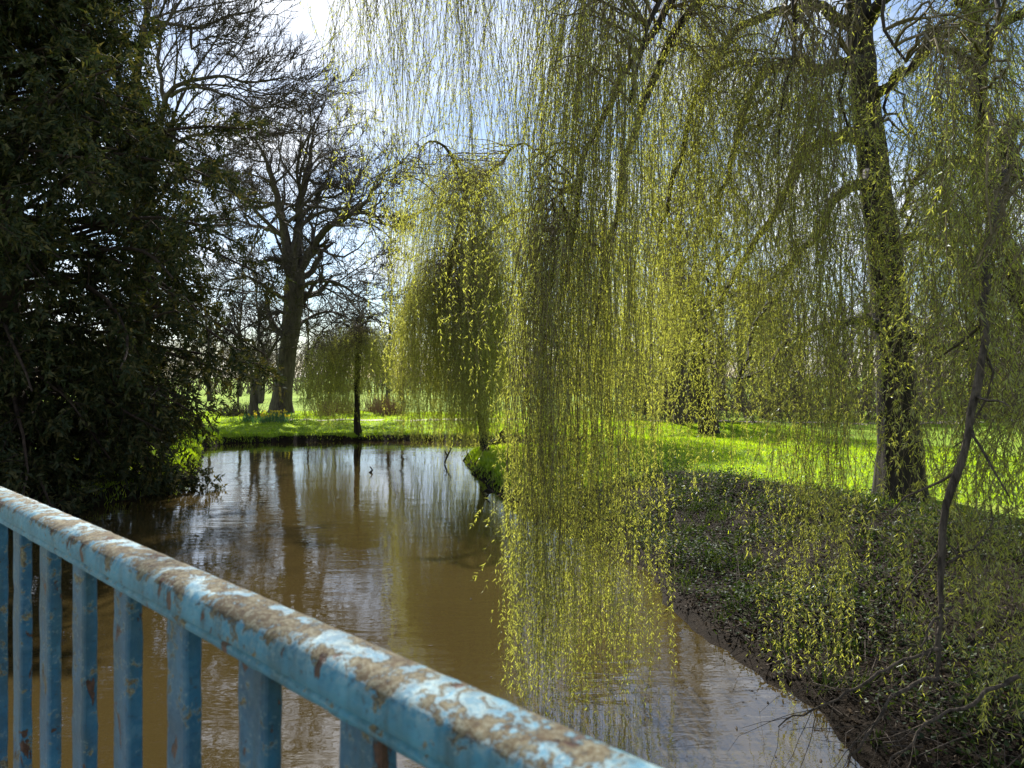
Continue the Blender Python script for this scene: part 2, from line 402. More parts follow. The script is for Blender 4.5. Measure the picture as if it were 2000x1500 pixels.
def axis(lo, hi, f0, f1, step):
    c = np.arange(f0, f1 + 1e-6, step)
    up = f1 + np.cumsum(step * 1.22 ** np.arange(1, 60)); up = up[up < hi]
    dn = f0 - np.cumsum(step * 1.22 ** np.arange(1, 60)); dn = dn[dn > lo][::-1]
    return np.concatenate([[lo], dn, c, up, [hi]])
xs = axis(-900, 900, -20, 24, 0.3); ys = axis(-60, 1500, -4, 44, 0.3)
gx, gy = np.meshgrid(xs, ys); fx, fy = gx.ravel(), gy.ravel()
s_ = sdist(fx, fy); gz = height(fx, fy, s_)
g = Geo(); nx, ny = len(xs), len(ys)
i = np.arange(nx - 1)[None, :]; j = np.arange(ny - 1)[:, None] * nx
g.add(np.stack([fx, fy, gz], 1), np.stack([i + j, i + j + 1, i + j + 1 + nx, i + j + nx], -1).reshape(-1, 4))
me = g.mesh('ground', ground_mat(), smooth=True)
at = me.attributes.new('soil', 'FLOAT', 'POINT'); at.data.foreach_set('value', soil_at(fx, fy, s_).astype(np.float32))
link('ground', me, kind='structure', label='bright green lawn and dark muddy banks around the stream', cat='ground')
g = Geo(); g.add([(-30, -20, 0), (30, -20, 0), (30, 42, 0), (-30, 42, 0)], [(0, 1, 2, 3)])
link('water', g.mesh('water', water_mat()), kind='structure', label='still muddy brown stream reflecting trees and sky', cat='water')

# pale path beyond the far bank
g = Geo(); px = np.linspace(-14, 40, 60); py = 42.5 + 0.6 * np.sin(px * 0.2) - 0.04 * (px + 5) ; row = []
for off in (-0.55, -0.2, 0.2, 0.55): row.append(np.stack([px, py + off, height(px, py + off) + 0.02], 1))
V = np.concatenate(row); q = [(a * 60 + b, a * 60 + b + 1, (a + 1) * 60 + b + 1, (a + 1) * 60 + b) for a in range(3) for b in range(59)]
g.add(V, q)
link('path', g.mesh('path', plain_mat('path_gravel', (0.24, 0.21, 0.17), (0.38, 0.34, 0.28), 0.9, 9), smooth=True), kind='structure', label='pale footpath beyond the far bank', cat='path')

# ------------------------------------------------------------------ bridge and railing
R0 = np.array([0.0, 0.670]); RD = np.array([-0.7272, 0.6865]); RN = np.array([-0.6865, -0.7272])   # RN points to the walkway side
TOPZ = CAM_H - 0.32
def hump(t): return -0.002 * np.asarray(t, float) ** 2
def along(t, off, z):
    t = np.asarray(t, float)
    return np.stack([R0[0] + RD[0] * t + RN[0] * off, R0[1] + RD[1] * t + RN[1] * off, TOPZ + hump(t) + z], -1)
def sweep(geo, prof, t0, t1, seg, rng=None, jit=0.0):
    """prof: list of (offset towards walkway, z) extruded along the bridge line"""
    prof = np.array(prof); t = np.linspace(t0, t1, seg); m = len(prof)
    V = np.stack([along(t, o, z) for o, z in prof], 1)
    if rng is not None: V = V + rng.normal(size=V.shape) * jit
    a = np.arange(seg - 1)[:, None] * m; b = np.arange(m)[None]; c = (b + 1) % m
    geo.add(V, np.stack([a + b, a + c, a + m + c, a + m + b], -1).reshape(-1, 4))
    geo.add(V[0], None, [(0, k, k + 1) for k in range(1, m - 1)]); geo.add(V[-1], None, [(0, k + 1, k) for k in range(1, m - 1)])
railing = thing('bridge_railing', along(1.0, 0, -1.05), 'weathered blue painted metal railing with flaking paint along the bridge edge', 'railing')
org = np.array(railing.location)
a = np.linspace(0, math.pi, 15)
hw = 0.041
prof = [(hw * np.sign(math.cos(x)) * abs(math.cos(x)) ** 0.6, -0.032 + 0.032 * math.sin(x) ** 0.75) for x in a]
prof = prof + [(-hw, -0.044), (-hw + 0.004, -0.047), (-hw + 0.006, -0.051), (-hw + 0.004, -0.055), (-hw + 0.006, -0.064), (hw - 0.006, -0.064), (hw - 0.004, -0.055), (hw - 0.008, -0.051), (hw - 0.004, -0.047), (hw, -0.044)]
g = Geo(); sweep(g, prof, -4.0, 12.5, 700, RNG(3), 0.0004)
link('handrail', g.mesh('handrail', M_RAIL, org, True), railing, label='rounded handrail with blue paint worn to brown on top')
g = Geo(); sweep(g, [(-0.022, -0.95), (0.022, -0.95), (0.022, -0.99), (-0.022, -0.99)], -4.0, 12.5, 120)
link('bottom_rail', g.mesh('bottom_rail', M_BAL, org), railing)
rr = RNG(11)
t_first = (0.8808 - 0.670) / 0.6865 - 0.078
for kb in range(-18, 55):
    t = t_first + kb * 0.2564
    if not -3.9 < t < 12.4: continue
    hl, hd = 0.041, 0.0125       # half length along the rail, half thickness across it
    # flat bar with rounded rim: a fuller section, slightly uneven
    sec = [(-hl, -hd + .003), (-hl + .003, -hd), (hl - .003, -hd), (hl, -hd + .003), (hl, hd - .003), (hl - .003, hd), (hl - .010, hd + .0022), (-hl + .010, hd + .0022), (-hl + .003, hd), (-hl, hd - .003)]
    lev = np.linspace(-0.955, -0.060, 26); m = len(sec)
    jl = rr.normal(size=(26, 2)) * 0.0006
    V = np.stack([np.stack([along(t + sa + jl[:, 0] * (1 if sa > 0 else -1), so + jl[:, 1] * (1 if so > 0 else -1), lev)], 0)[0] for sa, so in sec], 1)
    g = Geo(); A = np.arange(25)[:, None] * m; B = np.arange(m)[None]; C = (B + 1) % m
    g.add(V, np.stack([A + B, A + C, A + m + C, A + m + B], -1).reshape(-1, 4))
    link('baluster', g.mesh('baluster', M_BAL, org, False), railing)
# deck (the camera stands on it) and abutments
g = Geo(); sweep(g, [(-0.12, -1.05), (2.6, -1.05), (2.6, -1.32), (-0.12, -1.32)], -5.2, 13.0, 60)
deck = link('bridge_deck', g.mesh('bridge_deck', M_STONE), kind='structure', label='concrete bridge deck under the railing', cat='bridge')
for t0, t1 in ((-5.4, -3.6), (11.4, 13.2)):
    g = Geo(); t = np.array([t0, t1])
    c = np.concatenate([along(t, -0.1, -1.325), along(t, 2.58, -1.325)]); b = c.copy(); b[:, 2] = -1.0
    g.add(np.concatenate([c, b]), [(0, 1, 3, 2), (4, 6, 7, 5), (0, 4, 5, 1), (2, 3, 7, 6), (0, 2, 6, 4), (1, 5, 7, 3)])
    link('abutment', g.mesh('abutment', M_STONE), deck)

# ------------------------------------------------------------------ yew on the left bank
def trunk_geo(pts, rad, sides=14, flare=1.0, rng=None, lobes=0.12):
    g = Geo(); N = len(pts)
    tan = unit(np.gradient(pts, axis=0)); ref = np.array([1.0, 0.1, 0.0])
    u = unit(ref - (tan @ ref)[:, None] * tan); w = np.cross(tan, u)
    a = np.linspace(0, 2 * math.pi, sides, endpoint=False)
    h = np.linspace(0, 1, N); ph = rng.uniform(0, 6.28, 3)
    fl = 1 + flare * np.exp(-h * 14)
    lob = 1 + lobes * (np.sin(3 * a[None] + ph[0] + 2 * h[:, None]) + 0.7 * np.sin(5 * a[None] + ph[1] - h[:, None])) * (0.4 + 1.6 * np.exp(-h * 6))[:, None]
    r = rad[:, None] * fl[:, None] * lob + rng.normal(size=(N, sides)) * rad[:, None] * 0.035
    V = pts[:, None] + r[..., None] * (np.cos(a)[None, :, None] * u[:, None] + np.sin(a)[None, :, None] * w[:, None])
    A = np.arange(N - 1)[:, None] * sides; B = np.arange(sides)[None]; C = (B + 1) % sides
    g.add(V, np.stack([A + B, A + C, A + sides + C, A + sides + B], -1).reshape(-1, 4))
    return g

def build_yew():
    rng = RNG(21)
    bx, by = -14.3, 19.8
    bz = float(height(np.array([bx]), np.array([by]))[0])
    base = np.array([bx, by, bz])
    root = thing('yew_tree', base, 'big dark evergreen yew leaning over the left bank of the stream', 'tree')
    zt = np.linspace(0, 21, 40)
    tp = base + np.stack([0.25 * np.sin(zt * 0.3), 0.2 * np.cos(zt * 0.25) - 0.2, zt - 0.15], 1)
    tr = 0.50 * (1 - zt / 22.5) ** 0.8
    link('trunk', trunk_geo(tp, tr, 16, 0.8, rng).mesh('trunk', M_YBARK, base, True), root)
    # limbs
    n = 430
    h = np.sort(0.8 + 19.7 * rng.random(n) ** 1.3); az = rng.uniform(0, 2 * math.pi, n)
    env = np.interp(h, [0, 1.5, 4, 6, 8, 10, 12, 15, 18, 21], [5.0, 5.7, 6.8, 7.6, 6.9, 5.5, 4.3, 3.3, 2.4, 1.0])
    L = env * rng.uniform(0.68, 1.1, n)
    K = 12; pts = np.empty((n, K, 3))
    i0 = np.clip((h / 21 * 39).astype(int), 0, 39); pts[:, 0] = tp[i0]; pts[:, 0, 2] = base[2] + h
    el = np.interp(h, [0, 6, 20], [0.10, 0.32, 0.75]) + rng.normal(size=n) * 0.12
    d = np.stack([np.cos(az) * np.cos(el), np.sin(az) * np.cos(el), np.sin(el)], 1)
    for k in range(1, K):
        d = unit(d + rng.normal(size=(n, 3)) * 0.08 + np.array([0, 0, -0.075]))
        pts[:, k] = pts[:, k - 1] + d * (L / (K - 1))[:, None]
    pts[..., 2] = np.maximum(pts[..., 2], 0.35)
    rad = (0.020 + 0.009 * L)[:, None] * np.linspace(1, 0.25, K)[None]
    g = Geo(); tubes(g, pts, rad, 6)
    b2, r2 = grow(rng, pts, rad, 13, (0.28, 1.0), (0.9, 2.0), (52, 14), 5, 0.13, (0, 0, -0.14), 0.5, 0.3, 0.45, True, 0.008)
    b2[..., 2] = np.maximum(b2[..., 2], 0.2)
    tubes(g, b2, r2, 3)
    link('limbs', g.mesh('limbs', M_YBARK, base, True), root, kind='stuff')
    # sprays
    b3, r3 = grow(rng, b2, r2, 7, (0.10, 1.0), (0.35, 0.8), (48, 18), 5, 0.14, (0, 0, -0.22), 0.5, 0.4, 0.2, True, 0.004)
    keep = rng.random(len(b3)) < 0.86; b3, r3 = b3[keep], r3[keep]
    b3[..., 2] = np.maximum(b3[..., 2], 0.08)
    gs = Geo(); tubes(gs, b3[::2, [0, 4]], r3[::2, [0, 4]], 3)
    m = 12
    idx = np.repeat(np.arange(len(b3)), m); tt = np.tile(np.linspace(0.05, 0.98, m), len(b3)) * 4
    k0 = np.minimum(tt.astype(int), 3); fr = (tt - k0)[:, None]
    p = b3[idx, k0] * (1 - fr) + b3[idx, k0 + 1] * fr
    tan = unit(b3[idx, k0 + 1] - b3[idx, k0])
    sd_ = unit(np.cross(tan, rng.normal(size=(len(b3), 3))[idx])) * np.where(np.arange(len(idx)) % 2, 1, -1)[:, None]
    dd = tan * 0.75 + sd_ * 0.75 + rng.normal(size=tan.shape) * 0.22 + np.array([0, 0, -0.15])
    leaves(gs, p, dd, rng.normal(size=p.shape), rng.uniform(0.11, 0.22, len(p)), rng.uniform(0.048, 0.085, len(p)), 0.05, True)
    link('foliage', gs.mesh('foliage', M_YEW, base), root, kind='stuff', label='dense drooping sprays of dark needles')
build_yew()

# ------------------------------------------------------------------ bare trees
def bare_tree(name, label, cat, limbs_px, trunk_px, seed, levels, group=None, mats=(None, None), trunk_sides=14):
    rng = RNG(seed)
    tp, tr = limb(trunk_px, 30, 2)
    base = tp[0].copy()
    base[2] = float(height(base[:1], base[1:2])[0])
    tp[0, 2] = base[2] - 0.2
    root = thing(name, base, label, cat, group)
    link('trunk', trunk_geo(tp, tr, trunk_sides, 0.55, rng).mesh('trunk', mats[0] or M_BARK, base, True), root)
    P_, R_ = [], []
    for lp in limbs_px:
        p, r = limb(lp, 18, 2, rng, 0.07); r = r * 0.68; P_.append(p); R_.append(r)
        g = Geo(); tubes(g, p[None], r[None], 8)
        link('limb', g.mesh('limb', mats[0] or M_BARK, base, True), root)
    P_, R_ = np.array(P_), np.array(R_)
    g = Geo()
    cur = (P_, R_); allb = []
    for lv in levels:
        k = lv.pop('k'); sides = lv.pop('sides'); extra = lv.pop('also', None); tk = lv.pop('trunk', 0)
        src_p, src_r = cur
        nxt = grow(rng, src_p, src_r, k, **lv)
        if tk:
            e = grow(rng, tp[None, 10:], tr[None, 10:], tk, **lv); nxt = (np.concatenate([nxt[0], e[0]]), np.concatenate([nxt[1], e[1]]))
        if extra is not None and allb:
            e = grow(rng, allb[-1][0], allb[-1][1], extra, **lv); nxt = (np.concatenate([nxt[0], e[0]]), np.concatenate([nxt[1], e[1]]))
        tubes(g, nxt[0], nxt[1], sides)
        allb.append(cur); cur = nxt
    link('crown', g.mesh('crown', mats[1] or M_TWIG, base, True), root, kind='stuff')
    return root

# great bare tree at the far bank
D = 50
bare_tree('bare_tree', 'massive bare tree with crooked forked limbs on the far bank', 'tree',
    [[(572, 520, D, 36), (556, 460, D, 26), (544, 400, D - .5, 20), (532, 360, D - 1, 15), (515, 320, D - 1.5, 10), (500, 275, D - 2, 5)],
     [(580, 520, D, 36), (576, 420, D + .5, 24), (580, 380, D + .7, 20), (592, 348, D + 1, 16), (604, 296, D + 1.5, 11), (614, 240, D + 2, 5)],
     [(582, 530, D, 34), (602, 505, D - .3, 26), (640, 452, D - 1, 20), (672, 420, D - 2, 17), (704, 400, D - 2.5, 13), (748, 352, D - 3, 6)],
     [(672, 422, D - 2, 14), (720, 416, D - 2.5, 10), (748, 436, D - 3, 7), (782, 455, D - 3.5, 4)],
     [(540, 396, D, 13), (515, 402, D + .5, 10), (488, 398, D + 1, 8), (450, 380, D + 2, 4)],
     [(592, 350, D + 1, 11), (632, 362, D + 1.5, 8), (672, 372, D + 2, 4)],
     [(585, 560, D, 16), (630, 545, D - 2, 11), (680, 560, D - 3, 7), (730, 600, D - 4, 3)],
     [(565, 590, D, 14), (520, 560, D - 2, 10), (480, 540, D - 4, 7), (440, 550, D - 5, 3)],
     [(570, 620, D, 12), (530, 618, D - 3, 9), (488, 630, D - 5, 6), (455, 665, D - 6, 3)],
     [(580, 640, D, 12), (620, 610, D + 2, 9), (660, 600, D + 3, 6), (700, 625, D + 4, 3)],
     [(556, 460, D, 14), (515, 452, D + 3, 10), (480, 430, D + 5, 7), (455, 420, D + 6, 3)],
     [(576, 430, D, 14), (620, 400, D + 4, 10), (640, 340, D + 6, 6), (650, 290, D + 7, 3)]],
    [(547, 812, D, 33), (550, 770, D, 33), (560, 700, D, 33), (570, 620, D, 36), (576, 550, D, 38), (577, 500, D, 32)], 31,
    [dict(k=12, sides=5, t=(0.2, 1.0), ln=(0.5, 0.9), ang=(50, 14), K=9, wig=0.24, trop=(0, 0, 0.03), ratio=0.45, tip=0.3, shrink=0.35, trunk=10),
     dict(k=7, sides=4, t=(0.15, 1.0), ln=(0.35, 0.6), ang=(45, 14), K=6, wig=0.2, trop=(0, 0, 0.03), ratio=0.5, tip=0.35, shrink=0.5, also=6, rmin=0.028),
     dict(k=6, sides=3, t=(0.1, 1.0), ln=(0.35, 0.75), ang=(42, 14), K=4, wig=0.16, trop=(0, 0, 0.04), ratio=0.55, tip=0.5, shrink=0.4, rmin=0.021),
     dict(k=3, sides=3, t=(0.2, 1.0), ln=(0.4, 0.8), ang=(40, 12), K=2, wig=0.12, trop=(0, 0, 0.05), ratio=0.7, tip=0.6, shrink=0.3, rmin=0.015)])

# tall bare tree behind the yew
D = 37
bare_tree('bare_tree', 'very tall bare tree rising behind the dark yew', 'tree',
    [[(262, 190, D, 26), (278, 60, D, 20), (290, -60, D, 15), (310, -190, D, 10), (330, -300, D, 5)],
     [(290, 420, D, 26), (310, 300, D - 1, 22), (326, 215, D - 1.5, 17), (332, 180, D - 2, 14), (365, 160, D - 2, 11), (420, 150, D - 2.5, 9), (490, 165, D - 3, 7), (560, 150, D - 3, 3)],
     [(332, 185, D - 2, 11), (390, 160, D - 3, 8), (450, 180, D - 3.5, 7), (520, 205, D - 4, 5), (575, 175, D - 4, 3)],
     [(276, 70, D, 14), (330, 38, D + 1, 11), (370, 55, D + 1.5, 9), (430, 30, D + 2, 7), (500, 20, D + 2.5, 4)],
     [(370, 50, D + 1, 9), (378, 110, D + 1, 7), (385, 70, D + 1, 5), (470, 90, D + 1, 3)],
     [(326, 215, D - 1.5, 13), (300, 120, D - 2, 10), (320, 40, D - 2, 8), (380, -40, D - 2, 6), (450, -80, D - 2, 3)],
     [(290, -60, D, 12), (380, -120, D, 9), (470, -110, D, 6), (540, -60, D, 3)],
     [(310, 300, D - 1, 12), (370, 260, D - 2, 9), (430, 250, D - 3, 6), (500, 290, D - 4, 3)],
     [(300, 380, D - 1, 12), (360, 330, D + 1, 9), (420, 320, D + 2, 6), (470, 350, D + 3, 3)],
     [(262, 190, D, 14), (200, 100, D + 1, 10), (150, 0, D + 2, 7), (120, -100, D + 2, 3)],
     [(270, 300, D, 12), (200, 260, D - 1, 9), (130, 240, D - 2, 6), (60, 200, D - 3, 3)],
     [(280, -20, D, 12), (220, -120, D + 1, 9), (170, -220, D + 2, 5), (140, -300, D + 2, 3)]],
    [(272, 815, D, 40), (274, 700, D, 36), (276, 560, D, 34), (280, 440, D, 32), (268, 300, D, 28), (262, 180, D, 24)], 44,
    [dict(k=11, sides=5, t=(0.2, 1.0), ln=(0.35, 0.62), ang=(42, 12), K=9, wig=0.13, trop=(0.05, -0.01, 0.06), ratio=0.42, tip=0.3, shrink=0.45, trunk=5),
     dict(k=7, sides=4, t=(0.15, 1.0), ln=(0.35, 0.65), ang=(38, 12), K=7, wig=0.13, trop=(0.03, 0, 0.09), ratio=0.5, tip=0.35, shrink=0.45, also=6, rmin=0.022),
     dict(k=6, sides=3, t=(0.15, 1.0), ln=(0.35, 0.7), ang=(34, 10), K=5, wig=0.10, trop=(0.02, 0, 0.12), ratio=0.6, tip=0.5, shrink=0.4, rmin=0.016),
     dict(k=2, sides=3, t=(0.2, 1.0), ln=(0.4, 0.8), ang=(32, 10), K=2, wig=0.1, trop=(0.02, 0, 0.12), ratio=0.7, tip=0.6, shrink=0.3, rmin=0.0125)])

# small bare tree beside the great one
D = 44
bare_tree('bare_tree', 'slender bare tree between the yew and the massive far bank tree', 'tree',
    [[(498, 740, D, 14), (508, 690, D, 11), (500, 640, D, 8), (515, 590, D, 4)],
     [(497, 745, D, 12), (480, 690, D, 9), (470, 640, D, 6), (455, 600, D, 3)],
     [(500, 720, D, 10), (525, 680, D - 1, 8), (540, 640, D - 1, 5), (560, 610, D - 1, 3)]],
    [(497, 812, D, 18), (496, 780, D, 16), (498, 735, D, 13)], 52,
    [dict(k=8, sides=4, t=(0.15, 1.0), ln=(0.35, 0.6), ang=(45, 14), K=7, wig=0.2, trop=(0, 0, 0.02), ratio=0.5, tip=0.3, shrink=0.4),
     dict(k=6, sides=3, t=(0.15, 1.0), ln=(0.4, 0.7), ang=(42, 14), K=5, wig=0.18, trop=(0, 0, 0.0), ratio=0.55, tip=0.4, shrink=0.4, rmin=0.016),
     dict(k=5, sides=3, t=(0.15, 1.0), ln=(0.4, 0.7), ang=(40, 14), K=4, wig=0.15, trop=(0, 0, -0.02), ratio=0.6, tip=0.5, shrink=0.4, rmin=0.012)])

# ------------------------------------------------------------------ weeping willows
def strands(rng, starts, hx, zb, K=15, wob=0.05, kink=0.010):
    """hanging shoots: leave the branch at starts, drift to hx (x,y) and hang down to zb"""
    n = len(starts); u = np.linspace(0, 1, K)[None]
    drop = np.maximum(starts[:, 2] - zb, 0.3)
    reach = np.linalg.norm(hx - starts[:, :2], axis=1)
    tau = np.clip(0.55 * reach / drop + 0.05, 0.05, 0.28)[:, None]
    a = (1 - np.exp(-u / tau)) / (1 - np.exp(-1 / tau))
    pts = np.empty((n, K, 3))
    ph = rng.uniform(0, 6.28, (n, 4)); amp = rng.normal(size=(n, 4)) * wob
    for c in range(2):
        sway = amp[:, c:c + 1] * np.sin(u * 5 + ph[:, c:c + 1]) + 0.5 * amp[:, c + 2:c + 3] * np.sin(u * 11 + ph[:, c + 2:c + 3])
        pts[..., c] = starts[:, c:c + 1] + (hx[:, c:c + 1] - starts[:, c:c + 1]) * a + sway * np.minimum(u * 4, 1) + np.cumsum(rng.normal(size=(n, K)), 1) * kink * (u > 0)
    lift = 0.10 * np.minimum(reach, 2.0)[:, None] * np.sin(np.minimum(u / (tau * 1.6), 1) * math.pi)
    pts[..., 2] = starts[:, 2:3] - drop[:, None] * u ** 1.12 + lift
    return pts

def leaf_run(rng, geo, pts, per_m, L, W, t0=0.08, spread=0.62, clump=0.0):
    """leaves along polylines"""
    seg = np.linalg.norm(np.diff(pts, axis=1), axis=2); ln = seg.sum(1)
    cnt = np.maximum((ln * per_m * rng.uniform(0.65, 1.3, len(ln))).astype(int), 2)
    idx = np.repeat(np.arange(len(pts)), cnt); K = pts.shape[1]
    tt = rng.uniform(t0, 1.0, len(idx))
    ph, fq, bias = rng.uniform(0, 6.28, len(pts)), rng.uniform(4, 16, len(pts)), rng.uniform(0.15, 0.75, len(pts))
    kp = rng.random(len(idx)) < bias[idx] + 0.5 + 0.6 * np.sin(tt * fq[idx] + ph[idx]); idx, tt = idx[kp], tt[kp] * (K - 1)
    k0 = np.minimum(tt.astype(int), K - 2); fr = (tt - k0)[:, None]
    p = pts[idx, k0] * (1 - fr) + pts[idx, k0 + 1] * fr
    tan = unit(pts[idx, k0 + 1] - pts[idx, k0])
    out = unit(np.cross(tan, rng.normal(size=p.shape)))
    d = tan * 0.8 + out * spread + rng.normal(size=p.shape) * 0.18
    leaves(geo, p, d, rng.normal(size=p.shape), rng.uniform(L[0], L[1], len(p)), rng.uniform(W[0], W[1], len(p)) * 1.15, 0.0, True)

def shore_floor(x, y, off=0.05):
    return np.maximum(height(x, y), 0.0) + off

def curtain(rng, zone, limb_pts):
    n = zone['n']
    x = rng.uniform(*zone['x'], n); d = rng.uniform(*zone['d'], n)
    t0, t1 = zone['top']
    yt = t0(x) + (t1(x) - t0(x)) * rng.random(n) if callable(t0) else rng.uniform(t0, t1, n)
    b0, b1 = zone['bot']
    if callable(b0): yb = b0(x) + (b1(x) - b0(x)) * rng.random(n) ** zone.get('pow', 1.0)
    else: yb = b0 + (b1 - b0) * rng.random(n) ** zone.get('pow', 1.0)
    # strands gather into bunches
    nb = max(int(n / zone.get('bunch', 7)), 1)
    cx = rng.uniform(*zone['x'], nb); cdp = rng.uniform(*zone['d'], nb); bi = rng.integers(0, nb, n)
    g_ = zone.get('gather', 0.6)
    x = x * (1 - g_) + cx[bi] * g_; d = d * (1 - g_) + cdp[bi] * g_
    X = (x - CX) / F * d; Y = d
    zt = CAM_H - (yt - HY) / F * d; zb = CAM_H - (yb - HY) / F * d
    zb = np.maximum(zb, shore_floor(X, Y)); zt = np.maximum(zt, zb + 0.6)
    S, HX, ZB, BP, BR = [], [], [], [], []
    for b in range(nb):
        m = np.where(bi == b)[0]
        if len(m) == 0: continue
        for part in np.array_split(m, max(1, int(round(len(m) / 9)))):
            c = np.array([X[part].mean(), Y[part].mean(), zt[part].mean()])
            dz = limb_pts[:, 2] - c[2]
            cost = np.linalg.norm(limb_pts - c, axis=1) + np.where(dz < -0.2, 2.5 * (-dz), 0.25 * dz)
            cost = cost + rng.gamma(1.5, 0.45, len(cost)) * (1.0 if c[1] < 20 else 2.2)
            l0 = limb_pts[np.argmin(cost)]
            mid = (l0 + c) / 2; dist = np.linalg.norm(l0 - c)
            mid[2] = max(l0[2], c[2]) + (0.16 if c[1] < 20 else 0.05) * dist
            u = np.linspace(0, 1, 9)[:, None]
            bp = l0 * (1 - u) ** 2 + 2 * mid * u * (1 - u) + c * u ** 2
            bp += np.cumsum(rng.normal(size=bp.shape), 0) * 0.03 * np.minimum(u * 3, 1)
            BP.append(bp); BR.append(np.linspace(0.010 + 0.006 * min(dist, 5), 0.006, 9))
            t = rng.uniform(0.3, 1.0, len(part)) * 8; k0 = np.minimum(t.astype(int), 7); fr = (t - k0)[:, None]
            S.append(bp[k0] * (1 - fr) + bp[k0 + 1] * fr); HX.append(np.stack([X[part], Y[part]], 1)); ZB.append(zb[part])
    return np.concatenate(S), np.concatenate(HX), np.concatenate(ZB), np.array(BP), np.array(BR)

def willow(label, trunk_px, limbs_px, zones, seed, per_m, L, W, stem_r, leafmat, side=0.5, sides=3, extra=None, wob=0.12, K=14, sidek=2):
    rng = RNG(seed)
    tp, tr = limb(trunk_px, 34, 2, rng, 0.012)
    base = tp[0].copy(); base[2] = float(max(height(base[:1], base[1:2])[0], -0.3)); tp[0, 2] = base[2] - 0.25
    root = thing('weeping_willow', base, label, 'tree')
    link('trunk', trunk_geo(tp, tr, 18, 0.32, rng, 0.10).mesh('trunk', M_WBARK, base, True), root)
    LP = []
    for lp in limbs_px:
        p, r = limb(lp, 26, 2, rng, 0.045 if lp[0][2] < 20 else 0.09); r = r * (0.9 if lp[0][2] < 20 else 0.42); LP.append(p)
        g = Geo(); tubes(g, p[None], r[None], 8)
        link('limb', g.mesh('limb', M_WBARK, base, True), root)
    lp_all = np.concatenate(LP)
    for z in zones:
        S, HX, ZB, BP, BR = curtain(rng, z, lp_all)
        st = strands(rng, S, HX, ZB, K, wob * z.get('wob', 1.0), 0.021 * z.get('wob', 1.0))
        rad = np.linspace(1, 0.35, K)[None] * rng.uniform(0.7, 1.5, len(st))[:, None] * stem_r
        g = Geo(); tubes(g, BP, BR, 5); tubes(g, st, rad, sides)
        lf = Geo(); pm = per_m * z.get('leaf', 1.0)
        leaf_run(rng, lf, st, pm, L, W, 0.12)
        if side > 0:
            pick = rng.random(len(st)) < side
            sp, sr = grow(rng, st[pick], rad[pick], sidek, (0.1, 0.9), (0.25, 1.1), (48, 20), 5, 0.26, (0, 0, -0.26), 0.8, 0.5, 0.3, True, stem_r * 0.5)
            sp[..., 2] = np.maximum(sp[..., 2], shore_floor(sp[..., 0].ravel(), sp[..., 1].ravel(), 0.03).reshape(sp.shape[:2]))
            tubes(g, sp, sr, sides); leaf_run(rng, lf, sp, pm * 1.2, L, W, 0.05)
        link('branchlets', g.mesh('branchlets', M_STEM, base, True), root, kind='stuff')
        link('foliage', lf.mesh('foliage', leafmat, base), root, kind='stuff')
    if extra: extra(root, base, rng)
    return root

def hanging_branch(root, base, rng):
    for px, k in (([(1960, 330, 7.6, 30), (1935, 480, 6.8, 28), (1936, 600, 6.3, 25), (1928, 690, 6.1, 24), (1906, 800, 6.0, 24), (1900, 880, 6.0, 23), (1863, 955, 6.0, 24), (1856, 1080, 6.0, 22), (1850, 1190, 5.95, 19), (1832, 1290, 5.9, 14), (1826, 1340, 5.9, 9)], 40),
                  ([(1838, 1262, 5.9, 12), (1760, 1300, 5.9, 10), (1680, 1345, 5.9, 9), (1610, 1375, 5.95, 8), (1520, 1420, 6.0, 4)], 20),
                  ([(1830, 1320, 5.9, 13), (1760, 1350, 5.75, 11), (1700, 1420, 5.7, 9), (1660, 1490, 5.65, 6)], 20),
                  ([(1856, 1100, 6.0, 8), (1890, 1060, 5.9, 6), (1940, 1010, 5.8, 3)], 14),
                  ([(1990, 1320, 5.4, 14), (1900, 1370, 5.4, 12), (1800, 1440, 5.3, 9), (1720, 1520, 5.3, 5)], 20),
                  ([(1850, 1190, 5.95, 10), (1810, 1230, 5.8, 7), (1790, 1320, 5.7, 4)], 14)):
        px = [(x_, y_, d_ * 0.76 if y_ > 520 else d_ * (0.76 + 0.24 * min((520 - y_) / 190.0, 1.0)), w_) for x_, y_, d_, w_ in px]
        p, r = limb(px, k, 2, rng, 0.012); r = r * 0.62 * (1 + 0.12 * np.sin(np.arange(k) * 1.9))
        g = Geo(); tubes(g, p[None], r[None], 8)
        tw, twr = grow(rng, p[None, k // 2:], r[None, k // 2:], 9, (0, 1), (0.3, 0.9), (45, 15), 6, 0.18, (0, 0, -0.05), 0.45, 0.4, 0.2, True, 0.002)
        tubes(g, tw, twr, 3)
        link('hanging_branch', g.mesh('hanging_branch', M_HANG, base, True), root, label='grey crooked branch hanging down to the bank')
M_HANG = bark_mat('smooth_grey_bark', (0.035, 0.027, 0.02), (0.15, 0.12, 0.09), 26, 1.0)

